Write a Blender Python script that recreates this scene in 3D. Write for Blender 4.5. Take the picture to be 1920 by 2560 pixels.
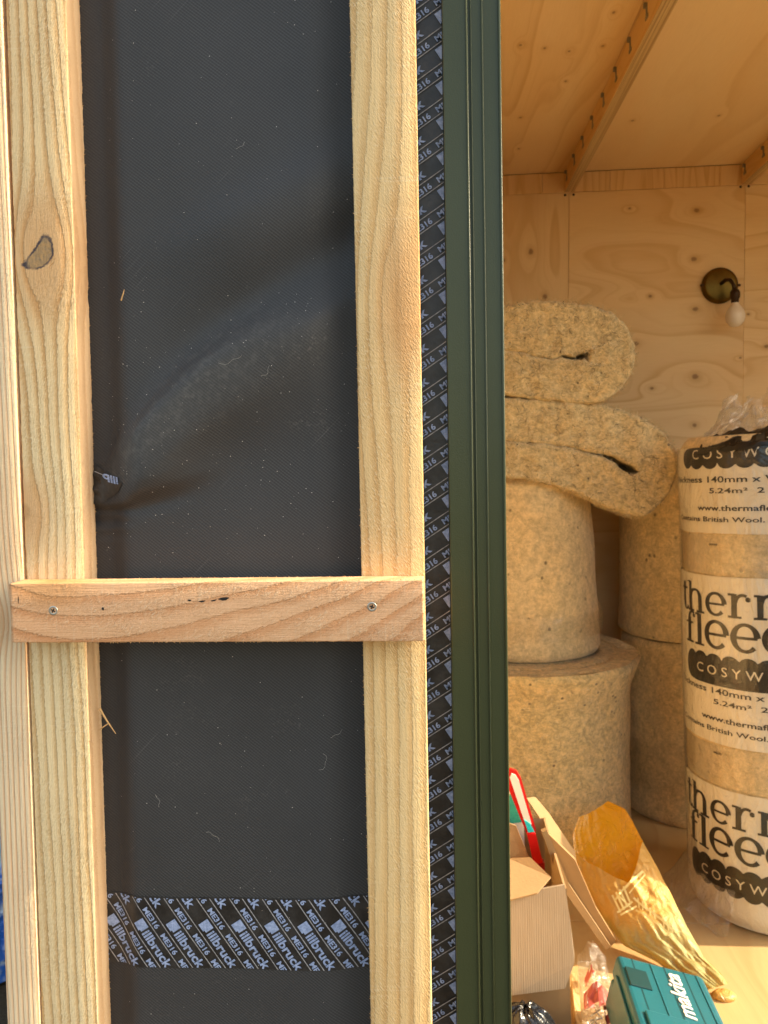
import bpy, bmesh, math, random
from mathutils import Vector, Matrix, noise

R_ = math.radians
rnd = random.Random(7)
scn = bpy.context.scene
for o in list(bpy.data.objects):
    bpy.data.objects.remove(o)
COL = scn.collection

# ------------------------------------------------------------------ camera
cam_d = bpy.data.cameras.new('camera')
cam = bpy.data.objects.new('camera', cam_d)
COL.objects.link(cam)
cam_d.sensor_width = 36.0
cam_d.lens = 27.04
cam_d.clip_start = 0.02
cam_d.clip_end = 500.0
cam.matrix_world = (Matrix.Translation((0, -0.625, 1.10)) @ Matrix.Rotation(R_(3.93), 4, 'Z')
                    @ Matrix.Rotation(R_(90 - 2.92), 4, 'X') @ Matrix.Rotation(R_(-1.10), 4, 'Z'))
cam_d.dof.use_dof = True
cam_d.dof.focus_distance = 0.61
cam_d.dof.aperture_fstop = 20.0
scn.camera = cam
scn.render.resolution_x = 768
scn.render.resolution_y = 1024

# ------------------------------------------------------------------ sky, sun, exposure
SUN_EL = 33.0
world = bpy.data.worlds.new('World')
scn.world = world
world.use_nodes = True
wn = world.node_tree
wn.nodes.clear()
w_out = wn.nodes.new('ShaderNodeOutputWorld')
w_bg = wn.nodes.new('ShaderNodeBackground')
w_sky = wn.nodes.new('ShaderNodeTexSky')
w_sky.sky_type = 'NISHITA'
w_sky.sun_disc = False
w_sky.sun_elevation = R_(SUN_EL)
w_sky.sun_rotation = R_(90)
w_sky.air_density = 1.0
w_sky.dust_density = 2.5
w_sky.ozone_density = 1.0
w_bg.inputs['Strength'].default_value = 0.15
wn.links.new(w_sky.outputs[0], w_bg.inputs[0])
wn.links.new(w_bg.outputs[0], w_out.inputs[0])

sun_d = bpy.data.lights.new('sun', 'SUN')
sun_d.energy = 3.0
sun_d.angle = R_(0.5)
sun_d.color = (1.0, 0.92, 0.80)
sun = bpy.data.objects.new('sun', sun_d)
COL.objects.link(sun)
_sv = Vector((math.cos(R_(SUN_EL)), 0.0, math.sin(R_(SUN_EL))))
sun.rotation_euler = _sv.to_track_quat('Z', 'Y').to_euler()
sun.location = (4, 0, 4)

scn.view_settings.view_transform = 'Standard'
scn.view_settings.look = 'None'
scn.view_settings.exposure = 1.66
scn.view_settings.gamma = 1.0
scn.view_settings.use_curve_mapping = False
scn.view_settings.use_white_balance = True      # balanced for open shade, as the phone did
scn.view_settings.white_balance_temperature = 8200.0
scn.view_settings.white_balance_tint = 6.0
scn.render.engine = 'CYCLES'
scn.cycles.use_denoising = True
scn.cycles.max_bounces = 10
scn.cycles.diffuse_bounces = 6
scn.cycles.transparent_max_bounces = 12
scn.cycles.sample_clamp_indirect = 6.0


# ------------------------------------------------------------------ object helpers
def tag(o, label=None, cat=None, group=None, kind=None):
    if label: o['label'] = label
    if cat: o['category'] = cat
    if group: o['group'] = group
    if kind: o['kind'] = kind
    return o


def empty(name, loc=(0, 0, 0), rot=(0, 0, 0)):
    o = bpy.data.objects.new(name, None)
    o.location = loc
    o.rotation_euler = rot
    o.empty_display_size = 0.05
    COL.objects.link(o)
    return o


def mesh_obj(name, verts, faces, mat, parent=None, loc=(0, 0, 0), smooth=False, rot=(0, 0, 0), mats=None, midx=None):
    me = bpy.data.meshes.new(name)
    me.from_pydata([tuple(v) for v in verts], [], faces)
    me.validate()
    if mats:
        for m in mats: me.materials.append(m)
        if midx:
            for p, i in zip(me.polygons, midx): p.material_index = i
    elif mat:
        me.materials.append(mat)
    if smooth:
        me.polygons.foreach_set('use_smooth', [True] * len(me.polygons))
    me.update()
    o = bpy.data.objects.new(name, me)
    o.location = loc
    o.rotation_euler = rot
    if parent: o.parent = parent
    COL.objects.link(o)
    return o


def bm_obj(name, bm, mat, parent=None, loc=(0, 0, 0), smooth=False, rot=(0, 0, 0)):
    me = bpy.data.meshes.new(name)
    bmesh.ops.recalc_face_normals(bm, faces=bm.faces)
    bm.to_mesh(me)
    bm.free()
    me.materials.append(mat)
    if smooth:
        me.polygons.foreach_set('use_smooth', [True] * len(me.polygons))
    o = bpy.data.objects.new(name, me)
    o.location = loc
    o.rotation_euler = rot
    if parent: o.parent = parent
    COL.objects.link(o)
    return o


def add_box(bm, x0, x1, y0, y1, z0, z1, bevel=0.0, seg=1):
    b = bmesh.new()
    bmesh.ops.create_cube(b, size=1.0)
    bmesh.ops.scale(b, vec=(x1 - x0, y1 - y0, z1 - z0), verts=b.verts)
    bmesh.ops.translate(b, vec=((x0 + x1) / 2, (y0 + y1) / 2, (z0 + z1) / 2), verts=b.verts)
    if bevel > 0:
        bmesh.ops.bevel(b, geom=list(b.edges), offset=bevel, segments=seg, affect='EDGES', profile=0.5)
    me = bpy.data.meshes.new('tmp')
    b.to_mesh(me)
    b.free()
    bm.from_mesh(me)
    bpy.data.meshes.remove(me)


def box_obj(name, x0, x1, y0, y1, z0, z1, mat, parent=None, loc=(0, 0, 0), bevel=0.0, rot=(0, 0, 0), seg=1):
    bm = bmesh.new()
    add_box(bm, x0, x1, y0, y1, z0, z1, bevel, seg)
    return bm_obj(name, bm, mat, parent, loc, False, rot)


def lathe(profile, n=48, axis='z'):
    V, F = [], []
    m = len(profile)
    for i in range(n):
        a = 2 * math.pi * i / n
        for r, z in profile:
            p = (r * math.cos(a), r * math.sin(a), z)
            if axis == 'y': p = (p[0], -p[2], p[1])
            V.append(p)
    for i in range(n):
        j = (i + 1) % n
        for k in range(m - 1):
            F.append((i * m + k, j * m + k, j * m + k + 1, i * m + k + 1))
    return V, F


def tube(points, r, n=8, r_end=None):
    V, F = [], []
    pts = [Vector(p) for p in points]
    for i, p in enumerate(pts):
        d = (pts[min(i + 1, len(pts) - 1)] - pts[max(i - 1, 0)]).normalized()
        a = d.cross(Vector((0.31, 0.2, 0.93)))
        a.normalize()
        b = d.cross(a)
        rr = r if r_end is None else r + (r_end - r) * i / (len(pts) - 1)
        for k in range(n):
            t = 2 * math.pi * k / n
            V.append(p + a * math.cos(t) * rr + b * math.sin(t) * rr)
    for i in range(len(pts) - 1):
        for k in range(n):
            k2 = (k + 1) % n
            F.append((i * n + k, i * n + k2, (i + 1) * n + k2, (i + 1) * n + k))
    F.append(tuple(range(n - 1, -1, -1)))
    F.append(tuple(range((len(pts) - 1) * n, len(pts) * n)))
    return V, F


def sstep(a, b, x):
    t = max(0.0, min(1.0, (x - a) / (b - a)))
    return t * t * (3 - 2 * t)


def nz(x, y, z=0.0):
    return noise.noise(Vector((x, y, z)))


# ------------------------------------------------------------------ shader helpers
class Sk:
    def __init__(s, g, k): s.g, s.k = g, k
    def __add__(s, o): return s.g.m('ADD', s, o)
    __radd__ = __add__
    def __sub__(s, o): return s.g.m('SUBTRACT', s, o)
    def __rsub__(s, o): return s.g.m('SUBTRACT', o, s)
    def __mul__(s, o): return s.g.m('MULTIPLY', s, o)
    __rmul__ = __mul__
    def __truediv__(s, o): return s.g.m('DIVIDE', s, o)
    def __rtruediv__(s, o): return s.g.m('DIVIDE', o, s)


class Gx:
    def __init__(self, name):
        self.mat = bpy.data.materials.new(name)
        self.mat.use_nodes = True
        self.nt = self.mat.node_tree
        self.nt.nodes.clear()
        self.out = self.nt.nodes.new('ShaderNodeOutputMaterial')
        self._oc = None

    def put(self, sock, v):
        if isinstance(v, Sk): self.nt.links.new(v.k, sock)
        elif isinstance(v, (tuple, list)):
            sock.default_value = tuple(v) + ((1.0,) if len(v) == 3 and len(sock.default_value) == 4 else ())
        else: sock.default_value = v

    def m(self, op, a, b=None, c=None):
        n = self.nt.nodes.new('ShaderNodeMath')
        n.operation = op
        self.put(n.inputs[0], a)
        if b is not None: self.put(n.inputs[1], b)
        if c is not None: self.put(n.inputs[2], c)
        return Sk(self, n.outputs[0])

    def xyz(self):
        if self._oc is None:
            t = self.nt.nodes.new('ShaderNodeTexCoord')
            s = self.nt.nodes.new('ShaderNodeSeparateXYZ')
            self.nt.links.new(t.outputs['Object'], s.inputs[0])
            self._oc = (Sk(self, s.outputs[0]), Sk(self, s.outputs[1]), Sk(self, s.outputs[2]), Sk(self, t.outputs['Object']))
        return self._oc

    def vec(self, x, y, z):
        n = self.nt.nodes.new('ShaderNodeCombineXYZ')
        self.put(n.inputs[0], x); self.put(n.inputs[1], y); self.put(n.inputs[2], z)
        return Sk(self, n.outputs[0])

    def noise(self, v, scale=1.0, detail=2.0, rough=0.5, dist=0.0):
        n = self.nt.nodes.new('ShaderNodeTexNoise')
        self.put(n.inputs['Vector'], v)
        n.inputs['Scale'].default_value = scale
        n.inputs['Detail'].default_value = detail
        n.inputs['Roughness'].default_value = rough
        n.inputs['Distortion'].default_value = dist
        return Sk(self, n.outputs[0])

    def voro(self, v, scale=1.0, rand=1.0):
        n = self.nt.nodes.new('ShaderNodeTexVoronoi')
        self.put(n.inputs['Vector'], v)
        n.inputs['Scale'].default_value = scale
        n.inputs['Randomness'].default_value = rand
        return Sk(self, n.outputs['Distance'])

    def ss(self, x, a, b):
        n = self.nt.nodes.new('ShaderNodeMapRange')
        n.interpolation_type = 'SMOOTHSTEP'
        self.put(n.inputs[0], x)
        n.inputs[1].default_value = a
        n.inputs[2].default_value = b
        return Sk(self, n.outputs[0])

    def mix(self, f, a, b, mode='MIX'):
        n = self.nt.nodes.new('ShaderNodeMix')
        n.data_type = 'RGBA'
        n.blend_type = mode
        self.put(n.inputs[0], f); self.put(n.inputs[6], a); self.put(n.inputs[7], b)
        return Sk(self, n.outputs[2])

    def bump(self, h, dist=0.001, strength=1.0):
        n = self.nt.nodes.new('ShaderNodeBump')
        n.inputs['Strength'].default_value = strength
        n.inputs['Distance'].default_value = dist
        self.put(n.inputs['Height'], h)
        return Sk(self, n.outputs[0])

    def bsdf(self, color, rough=0.6, normal=None, spec=0.4, metal=0.0, coat=0.0, sheen=0.0):
        n = self.nt.nodes.new('ShaderNodeBsdfPrincipled')
        self.put(n.inputs['Base Color'], color)
        self.put(n.inputs['Roughness'], rough)
        n.inputs['Specular IOR Level'].default_value = spec
        n.inputs['Metallic'].default_value = metal
        n.inputs['Coat Weight'].default_value = coat
        n.inputs['Coat Roughness'].default_value = 0.15
        n.inputs['Sheen Weight'].default_value = sheen
        if normal is not None: self.put(n.inputs['Normal'], normal)
        return Sk(self, n.outputs[0])

    def shader(self, kind, color=None, rough=None, normal=None):
        n = self.nt.nodes.new(kind)
        if color is not None: self.put(n.inputs['Color'], color)
        if rough is not None: self.put(n.inputs['Roughness'], rough)
        if normal is not None: self.put(n.inputs['Normal'], normal)
        return Sk(self, n.outputs[0])

    def mixs(self, f, a, b):
        n = self.nt.nodes.new('ShaderNodeMixShader')
        self.put(n.inputs[0], f); self.put(n.inputs[1], a); self.put(n.inputs[2], b)
        return Sk(self, n.outputs[0])

    def fresnel(self, ior=1.45, normal=None):
        n = self.nt.nodes.new('ShaderNodeFresnel')
        n.inputs[0].default_value = ior
        if normal is not None: self.put(n.inputs['Normal'], normal)
        return Sk(self, n.outputs[0])

    def done(self, s):
        self.nt.links.new(s.k, self.out.inputs[0])
        return self.mat


def plain(name, col, rough=0.5, spec=0.4, metal=0.0, var=0.1, scale=40.0, bump=0.0, bscale=200.0, coat=0.0):
    g = Gx(name)
    x, y, z, p = g.xyz()
    n = g.noise(p, scale, 3, 0.6)
    c = g.mix(n, tuple(v * (1 - var) for v in col), tuple(min(1, v * (1 + var)) for v in col))
    nor = g.bump(g.noise(p, bscale, 3, 0.6), bump) if bump else None
    return g.done(g.bsdf(c, rough, nor, spec, metal, coat))


def pine(name, axes, early, late, pitch=0.0065, ang=0.0, quad=0.0, slope=0.0, warp=0.012, seed=0.0,
         knots=(), fuzz=0.5, fang=35.0, contrast=1.0, flat=None, dmix=0.7, wl=2.2, sidepink=None):
    """sawn softwood: growth rings wrapped round knots, fibre streaks and saw fuzz with its lit flecks painted in; axes = which local axis runs along / across / into the stick"""
    g = Gx(name)
    q = g.xyz()
    L, A, D = q[axes[0]], q[axes[1]], q[axes[2]]
    w1 = g.noise(g.vec(L * wl + seed, A * 9.0, D * 9.0), 1.0, 2.0, 0.5) - 0.5
    w2 = g.noise(g.vec(L * 9.0 + seed, A * 30.0, D * 30.0), 1.0, 2.0, 0.5) - 0.5
    phi = A * math.cos(R_(ang)) + D * dmix + L * slope + w1 * warp + w2 * (warp * 0.14)
    if flat:                       # cathedral figure: rings cut nearly tangentially
        l0, a0, k = flat
        dl = L - l0
        phi = phi + dl * dl * k
        da = A - a0
        phi = phi + da * da * quad
    elif quad:
        phi = phi + A * A * quad
    halo = None
    kn = []
    for (kl, ka, rad, stretch, amp, dark, kang) in knots:
        dl = (L - kl)
        da = (A - ka)
        r2 = dl * dl * (1.0 / (stretch * stretch)) + da * da
        phi = phi - da * (amp * rad * rad) / (r2 + rad * rad * 1.3)
        c, s = math.cos(R_(kang)), math.sin(R_(kang))
        u = dl * c + da * s
        v = da * c - dl * s
        v2 = v + u * u * (0.35 / rad)
        jit = (g.noise(g.vec(L * 260.0, A * 260.0, D * 10.0), 1.0, 3.0, 0.6) - 0.5) * 0.42
        d = g.m('SQRT', u * u * (1.0 / (rad * rad)) + v2 * v2 * (1.0 / (rad * rad * 0.27))) + jit
        h = g.m('EXPONENT', r2 * (-1.0 / (rad * rad * 4.6)))
        halo = h if halo is None else g.m('MAXIMUM', halo, h)
        kn.append((d, dark))
    jag = g.noise(g.vec((L * math.cos(R_(fang)) + A * math.sin(R_(fang))) * 240.0, (A * math.cos(R_(fang)) - L * math.sin(R_(fang))) * 700.0, D * 400.0), 1.0, 2.0, 0.6) - 0.5
    phi = phi + jag * (pitch * 0.62 * fuzz)
    t = g.m('FRACT', phi / pitch + (g.noise(g.vec(L * 6.0 + seed, A * 60.0, D * 60.0), 1.0, 1.0) * 0.25))
    lw = g.ss(t, 0.35, 0.86) * (1.0 - g.ss(t, 0.90, 1.0))
    patch = g.noise(g.vec(L * 5.0 + seed * 3.0, A * 26.0, D * 26.0), 1.0, 3.0, 0.6)
    k = lw * (0.35 + patch * 0.9) * contrast
    c = g.mix(g.m('MINIMUM', k, 1.0), early, late)
    fib = g.noise(g.vec(L * 45.0, A * 900.0, D * 900.0), 1.0, 3.0, 0.6)
    c = g.mix(0.55, c, g.mix(fib, (0.78, 0.74, 0.68), (1.16, 1.16, 1.14)), 'MULTIPLY')
    big = g.noise(g.vec(L * 3.0 + seed, A * 12.0, D * 12.0), 1.0, 2.0, 0.5)
    c = g.mix(g.ss(big, 0.38, 0.72) * 0.35, c, g.mix(1.0, c, (1.0, 0.80, 0.62), 'MULTIPLY'))
    ca, sa = math.cos(R_(fang)), math.sin(R_(fang))
    fu = L * ca + A * sa
    fv = A * ca - L * sa
    fz = g.noise(g.vec(fu * 300.0, fv * 820.0, D * 600.0), 1.0, 3.0, 0.66)
    fzm = g.ss(g.noise(g.vec(L * 14.0 + seed, A * 40.0, D * 40.0), 1.0, 2.0), 0.32, 0.68)
    hi = g.ss(fz, 0.52, 0.74) * (0.25 + fzm * 0.75)
    c = g.mix(hi * fuzz * 1.15, c, (0.88, 0.77, 0.54))  # pale flecks paint the light caught by raised saw fuzz
    lo = g.ss(fz, 0.48, 0.28) * (0.3 + fzm * 0.7)
    c = g.mix(lo * fuzz * 0.95, c, g.mix(1.0, c, (0.62, 0.50, 0.36), 'MULTIPLY'))
    saw = g.ss(g.noise(g.vec(L * 420.0, A * 7.0, D * 7.0), 1.0, 2.0, 0.5), 0.55, 0.72) * g.ss(g.noise(g.vec(L * 8.0 + seed, A * 22.0, D), 1.0, 1.0), 0.45, 0.65)
    c = g.mix(saw * 0.22, c, (0.88, 0.76, 0.56))
    if sidepink is not None:
        c = g.mix(g.ss(A - (L - 1.05) * 0.0078, sidepink, sidepink + 0.0006) * 0.60, c, (0.74, 0.47, 0.30))
    if halo is not None:
        c = g.mix(g.ss(halo, 0.12, 0.95) * 0.62, c, (0.62, 0.30, 0.115))
    for d, dark in kn:
        if dark > 0.5:
            body = g.mix(g.noise(g.vec(L * 300.0, A * 300.0, D), 1.0, 3.0), (0.15, 0.145, 0.12), (0.64, 0.35, 0.125))
            c = g.mix(g.ss(d, 1.02, 0.92), c, body)
            rim = g.ss(d, 0.78, 0.92) * g.ss(d, 1.12, 0.98) * g.ss(g.noise(g.vec(L * 75.0, A * 75.0, D), 1.0, 2.0), 0.24, 0.52)
            c = g.mix(rim * 0.93, c, (0.035, 0.035, 0.055))
        elif dark > 0.05:
            c = g.mix(g.ss(d, 1.0, 0.35) * dark, c, (0.30, 0.13, 0.045))
    hgt = fz * (0.4 + fzm) * 0.8 - lw * 0.35 + fib * 0.35
    nor = g.bump(hgt, 0.0014, 0.95)
    return g.done(g.bsdf(c, 0.62, nor, 0.25))


def plywood(name, axes, base, dark, seed=0.0, lines=9.0, across=3.4, along=0.55, knots=(), strength=0.5, hue=(1.0, 0.88, 0.72)):
    """rotary cut veneer: contour lines of a slow field stretched along the grain"""
    g = Gx(name)
    q = g.xyz()
    L, A, D = q[axes[0]], q[axes[1]], q[axes[2]]
    f = g.noise(g.vec(L * along + seed, A * across + seed, D * 0.3), 1.0, 2.4, 0.45, 0.25)
    for (kl, ka, rad) in knots:
        dl, da = L - kl, A - ka
        r2 = dl * dl * 0.28 + da * da
        f = f + g.m('EXPONENT', r2 * (-1.0 / (rad * rad * 9.0))) * 0.07
    t = g.m('FRACT', f * lines)
    t2 = g.m('FRACT', f * (lines * 2.7))
    var = g.ss(g.noise(g.vec(L * 2.0 + seed, A * 7.0, D), 1.0, 2.0), 0.35, 0.65)
    ln = g.ss(t, 0.15, 0.86) * (1.0 - g.ss(t, 0.90, 1.0)) * 0.45 + g.ss(t, 0.70, 0.88) * (1.0 - g.ss(t, 0.90, 0.98)) * 0.5
    ln = ln + g.ss(t2, 0.55, 0.88) * (1.0 - g.ss(t2, 0.90, 1.0)) * var * 0.45
    c = g.mix(g.m('MINIMUM', ln * strength * 1.25, 1.0), base, dark)
    big = g.noise(g.vec(L * 1.3 + seed, A * 4.5, D), 1.0, 3.0, 0.55)
    c = g.mix(g.ss(big, 0.35, 0.75) * 0.45, c, g.mix(1.0, c, hue, 'MULTIPLY'))
    fib = g.noise(g.vec(L * 16.0, A * 330.0, D * 200.0), 1.0, 3.0, 0.6)
    c = g.mix(0.45, c, g.mix(fib, (0.84, 0.80, 0.74), (1.12, 1.12, 1.12)), 'MULTIPLY')
    for (kl, ka, rad) in knots:
        dl, da = L - kl, A - ka
        jit = (g.noise(g.vec(L * 90.0, A * 90.0, D), 1.0, 2.0) - 0.5) * 0.5
        d = g.m('SQRT', dl * dl * 0.6 + da * da) * (1.0 / rad) + jit
        c = g.mix(g.ss(d, 2.2, 0.7) * 0.25, c, (0.42, 0.20, 0.06))
        c = g.mix(g.ss(d, 0.85, 0.35) * 0.72, c, (0.20, 0.095, 0.035))
    nor = g.bump(fib, 0.0006, 0.5)
    return g.done(g.bsdf(c, 0.55, nor, 0.3))


def wool(name, base, specks=1.0, scale=1.0, pale=0.35, bump=0.006, streak=(1, 1, 1), dk=0.55):
    g = Gx(name)
    x, y, z, p = g.xyz()
    v = g.vec(x * streak[0], y * streak[1], z * streak[2])
    wob = g.noise(v, 9.0 * scale, 3.0, 0.6, 0.6)
    wv = g.noise(v, 11.0 * scale, 3.0, 0.6) * 0.06
    wv2 = g.noise(g.vec(y * streak[1] + 3.0, z * streak[2], x * streak[0]), 11.0 * scale, 3.0, 0.6) * 0.06
    va = g.vec((x * streak[0] + wv) * 70.0 * scale, y * 170.0 * scale, (z * streak[2] + wv2) * 230.0 * scale)
    f1 = g.noise(v, 58.0 * scale, 6.0, 0.74, 0.7) * 0.62 + g.noise(va, 1.0, 5.0, 0.75) * 0.38
    f2 = g.noise(v, 260.0 * scale, 4.0, 0.78, 0.4)
    c = g.mix(g.ss(f1, 0.34, 0.64), tuple(b * dk for b in base), tuple(min(1, b * 1.25) for b in base))
    c = g.mix(0.8, c, g.mix(f2, (0.55, 0.52, 0.46), (1.42, 1.42, 1.40)), 'MULTIPLY')
    c = g.mix(g.ss(wob, 0.40, 0.70) * 0.30, c, g.mix(1.0, c, (1.16, 1.02, 0.80), 'MULTIPLY'))
    lightm = g.ss(g.noise(v, 120.0 * scale, 3.0, 0.75, 1.0), 0.57, 0.70)
    c = g.mix(lightm * pale, c, (0.82, 0.70, 0.46))
    sp = g.ss(g.voro(v, 48.0 * scale), 0.20, 0.10) * g.ss(g.noise(v, 23.0 * scale, 2.0), 0.54, 0.62)
    c = g.mix(sp * 0.85 * specks, c, (0.05, 0.038, 0.025))
    hair = g.ss(g.m('ABSOLUTE', g.noise(v, 34.0 * scale, 3.0, 0.6, 4.5) - 0.5), 0.016, 0.0)
    c = g.mix(hair * 0.22 * specks, c, (0.13, 0.095, 0.055))
    nor = g.bump(f1 * 0.7 + f2 * 0.55 + wob * 0.6 - sp * 0.3, bump, 0.9)
    return g.done(g.bsdf(c, 0.95, nor, 0.1, sheen=0.25))


def film(name, amount=0.10, tint=(1, 1, 1), rough=0.12, milky=0.03, wr=0.004, sc=22.0):
    g = Gx(name)
    x, y, z, p = g.xyz()
    h = g.noise(p, sc, 4.0, 0.6, 1.8)
    nor = g.bump(h, wr, 1.0)
    tr = g.shader('ShaderNodeBsdfTransparent', tint)
    gl = g.shader('ShaderNodeBsdfGlossy', (0.95, 0.95, 0.95), rough, nor)
    df = g.shader('ShaderNodeBsdfDiffuse', (0.8, 0.78, 0.74), None, nor)
    s = g.mixs(milky, tr, df)
    fr = g.m('MINIMUM', g.fresnel(1.45, nor) * 1.1 + amount * 0.25, 0.55)
    return g.done(g.mixs(fr, s, gl))


# ------------------------------------------------------------------ materials
M = {}
M['stud'] = pine('sawn_pine_yellow', (2, 0, 1), (0.82, 0.66, 0.41), (0.57, 0.345, 0.150), sidepink=0.0229, pitch=0.0072, ang=8, slope=0.012,
                 warp=0.017, seed=1.3, fuzz=0.52, fang=28.0, dmix=0.55, contrast=0.95,
                 knots=((1.277, -0.0005, 0.0155, 1.9, 2.0, 1.0, 40.0), (1.074, -0.023, 0.011, 1.6, 1.4, 0.35, 0.0)))
M['corner'] = pine('planed_pine_striped', (2, 0, 1), (0.82, 0.68, 0.48), (0.68, 0.40, 0.235), pitch=0.0043, slope=0.003, warp=0.005,
                   seed=4.1, fuzz=0.10, contrast=1.0, dmix=0.4, knots=((0.985, -0.015, 0.008, 1.6, 2.0, 0.25, 0.0),))
M['batten'] = pine('sawn_pine_pale', (2, 0, 1), (0.79, 0.575, 0.305), (0.60, 0.345, 0.135), pitch=0.0105, ang=0, slope=-0.02, warp=0.024, wl=1.7,
                   seed=7.9, fuzz=0.60, fang=-32.0, contrast=0.80, dmix=0.3,
                   knots=((1.235, 0.016, 0.014, 2.6, 1.8, 0.0, 0.0),))
M['cross'] = pine('sawn_pine_pink', (0, 2, 1), (0.80, 0.47, 0.275), (0.65, 0.295, 0.135), pitch=0.0155, warp=0.020, seed=2.2, fuzz=0.48, fang=38.0,
                  contrast=0.80, dmix=0.4, flat=(-0.075, 0.0, -1.3), quad=6.0, wl=5.0,
                  knots=((-0.130, 0.026, 0.012, 1.5, 1.2, 0.3, 0.0),))


def membrane_mat():
    g = Gx('breather_membrane_fabric')
    x, y, z, p = g.xyz()
    k = 2 * math.pi / 0.0021
    w1 = g.m('SINE', (x * 0.62 + z * 0.78) * k + g.noise(p, 60.0, 2.0) * 2.0)
    w2 = g.m('SINE', (x * 0.72 - z * 0.69) * k)
    wv = (w1 * 0.78 + w2 * 0.22) * (0.35 + g.noise(p, 40.0, 3.0, 0.6) * 1.1)
    big = g.noise(p, 7.0, 3.0, 0.55)
    fine = g.noise(p, 700.0, 2.0, 0.7)
    c = g.mix(big, (0.034, 0.034, 0.035), (0.058, 0.058, 0.060))
    c = g.mix(0.6, c, g.mix(wv * 0.5 + 0.5, (0.45, 0.45, 0.46), (1.70, 1.70, 1.70)), 'MULTIPLY')
    c = g.mix(0.5, c, g.mix(fine, (0.70, 0.70, 0.72), (1.3, 1.3, 1.3)), 'MULTIPLY')
    scr = g.ss(g.noise(g.vec((x - z) * 300.0, (x + z) * 9.0, y), 1.0, 3.0, 0.6), 0.66, 0.78)
    c = g.mix(scr * 0.22, c, (0.22, 0.21, 0.20))
    dust = g.ss(g.noise(p, 16.0, 4.0, 0.6), 0.55, 0.8) * g.ss(g.noise(p, 420.0, 2.0, 0.6), 0.5, 0.8)
    c = g.mix(dust * 0.42, c, (0.30, 0.27, 0.24))
    lap = g.ss(x - z * 0.0165, -0.2735, -0.2800)
    c = g.mix(lap * 0.62, c, g.mix(fine, (0.024, 0.022, 0.023), (0.044, 0.041, 0.041)))
    # pale dust along the main fold, also painting in its light band
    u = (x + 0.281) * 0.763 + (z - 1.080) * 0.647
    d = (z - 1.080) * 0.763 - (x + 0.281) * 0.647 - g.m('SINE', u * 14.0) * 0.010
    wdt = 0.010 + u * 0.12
    rub_light = g.m('EXPONENT', (d * d) / (wdt * wdt) * -1.0) * g.ss(u, 0.0, 0.05) * g.ss(u, 0.27, 0.12)
    c = g.mix(rub_light * (0.10 + g.ss(g.noise(p, 130.0, 4.0, 0.7), 0.44, 0.70) * 0.24), c, (0.200, 0.190, 0.170))
    nor = g.bump(wv * 0.3 + fine * 0.7, 0.00025, 0.8)
    return g.done(g.bsdf(c, 0.56, nor, 0.32))


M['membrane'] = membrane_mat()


def tape_mat():
    g = Gx('black_tape')
    x, y, z, p = g.xyz()
    n = g.noise(p, 60.0, 4.0, 0.65)
    c = g.mix(g.ss(n, 0.3, 0.8), (0.014, 0.013, 0.013), (0.046, 0.044, 0.044))
    return g.done(g.bsdf(c, 0.42, g.bump(g.noise(p, 90.0, 3.0), 0.0007), 0.5))


M['tape'] = tape_mat()


def print_mat(name, a, b):
    g = Gx(name)
    x, y, z, p = g.xyz()
    n = g.noise(p, 320.0, 3.0, 0.7)
    return g.done(g.bsdf(g.mix(g.ss(n, 0.3, 0.7), a, b), 0.5, None, 0.4))


M['tape_print'] = print_mat('tape_print_blue_grey', (0.20, 0.27, 0.44), (0.38, 0.47, 0.70))
M['tape_line'] = print_mat('tape_print_line', (0.22, 0.21, 0.22), (0.42, 0.41, 0.41))
M['green'] = plain('dark_green_powder_coat', (0.050, 0.060, 0.027), 0.30, 0.36, 0.0, 0.10, 20.0, 0.00015, 900.0)
M['sheath'] = plain('sheathing_board', (0.42, 0.30, 0.17), 0.8)
M['screw'] = plain('zinc_screw', (0.50, 0.49, 0.46), 0.34, 0.5, 0.9, 0.2, 600.0)
M['dark_hole'] = plain('dark_recess', (0.02, 0.018, 0.016), 0.8)
M['splinter'] = plain('torn_wood_fibre', (0.66, 0.40, 0.18), 0.7)
M['lint'] = plain('pale_lint', (0.55, 0.52, 0.47), 0.8)
PB, PD = (0.76, 0.565, 0.32), (0.60, 0.375, 0.165)
M['brass'] = plain('aged_brass', (0.145, 0.088, 0.020), 0.36, 0.5, 0.9, 0.35, 30.0)
M['bronze'] = plain('dark_bronze', (0.05, 0.026, 0.012), 0.4, 0.5, 0.6)
M['bulb'] = plain('frosted_bulb_glass', (0.80, 0.72, 0.60), 0.32, 0.5, 0.0, 0.03, 10.0, coat=0.3)
M['clip'] = plain('grey_metal_clip', (0.26, 0.25, 0.21), 0.5, 0.5, 0.5)
M['card'] = plain('brown_cardboard', (0.43, 0.285, 0.155), 0.85, 0.15, 0.0, 0.10, 25.0, 0.0004, 160.0)
M['card_dark'] = plain('brown_cardboard_shaded', (0.34, 0.21, 0.105), 0.85, 0.15, 0.0, 0.10, 25.0)  # darker copy of the card, partly shade put into the colour
M['wool_face'] = wool('wool_cut_face', (0.68, 0.53, 0.30), 1.0, 1.0, 0.45, 0.008)
M['wool_roll'] = wool('wool_roll_side', (0.67, 0.525, 0.31), 0.8, 0.7, 0.25, 0.005, (1, 1, 0.8), 0.72)
M['wool_lower'] = wool('wool_roll_rough', (0.67, 0.50, 0.25), 0.9, 0.85, 0.50, 0.009)
M['film'] = film('clear_film', 0.05)
M['film_wrap'] = film('clear_film_wrap', 0.02, rough=0.12, milky=0.0, wr=0.010, sc=13.0)
M['film_loose'] = film('clear_film_loose', 0.10, rough=0.10, milky=0.08, wr=0.012, sc=30.0)


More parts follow.
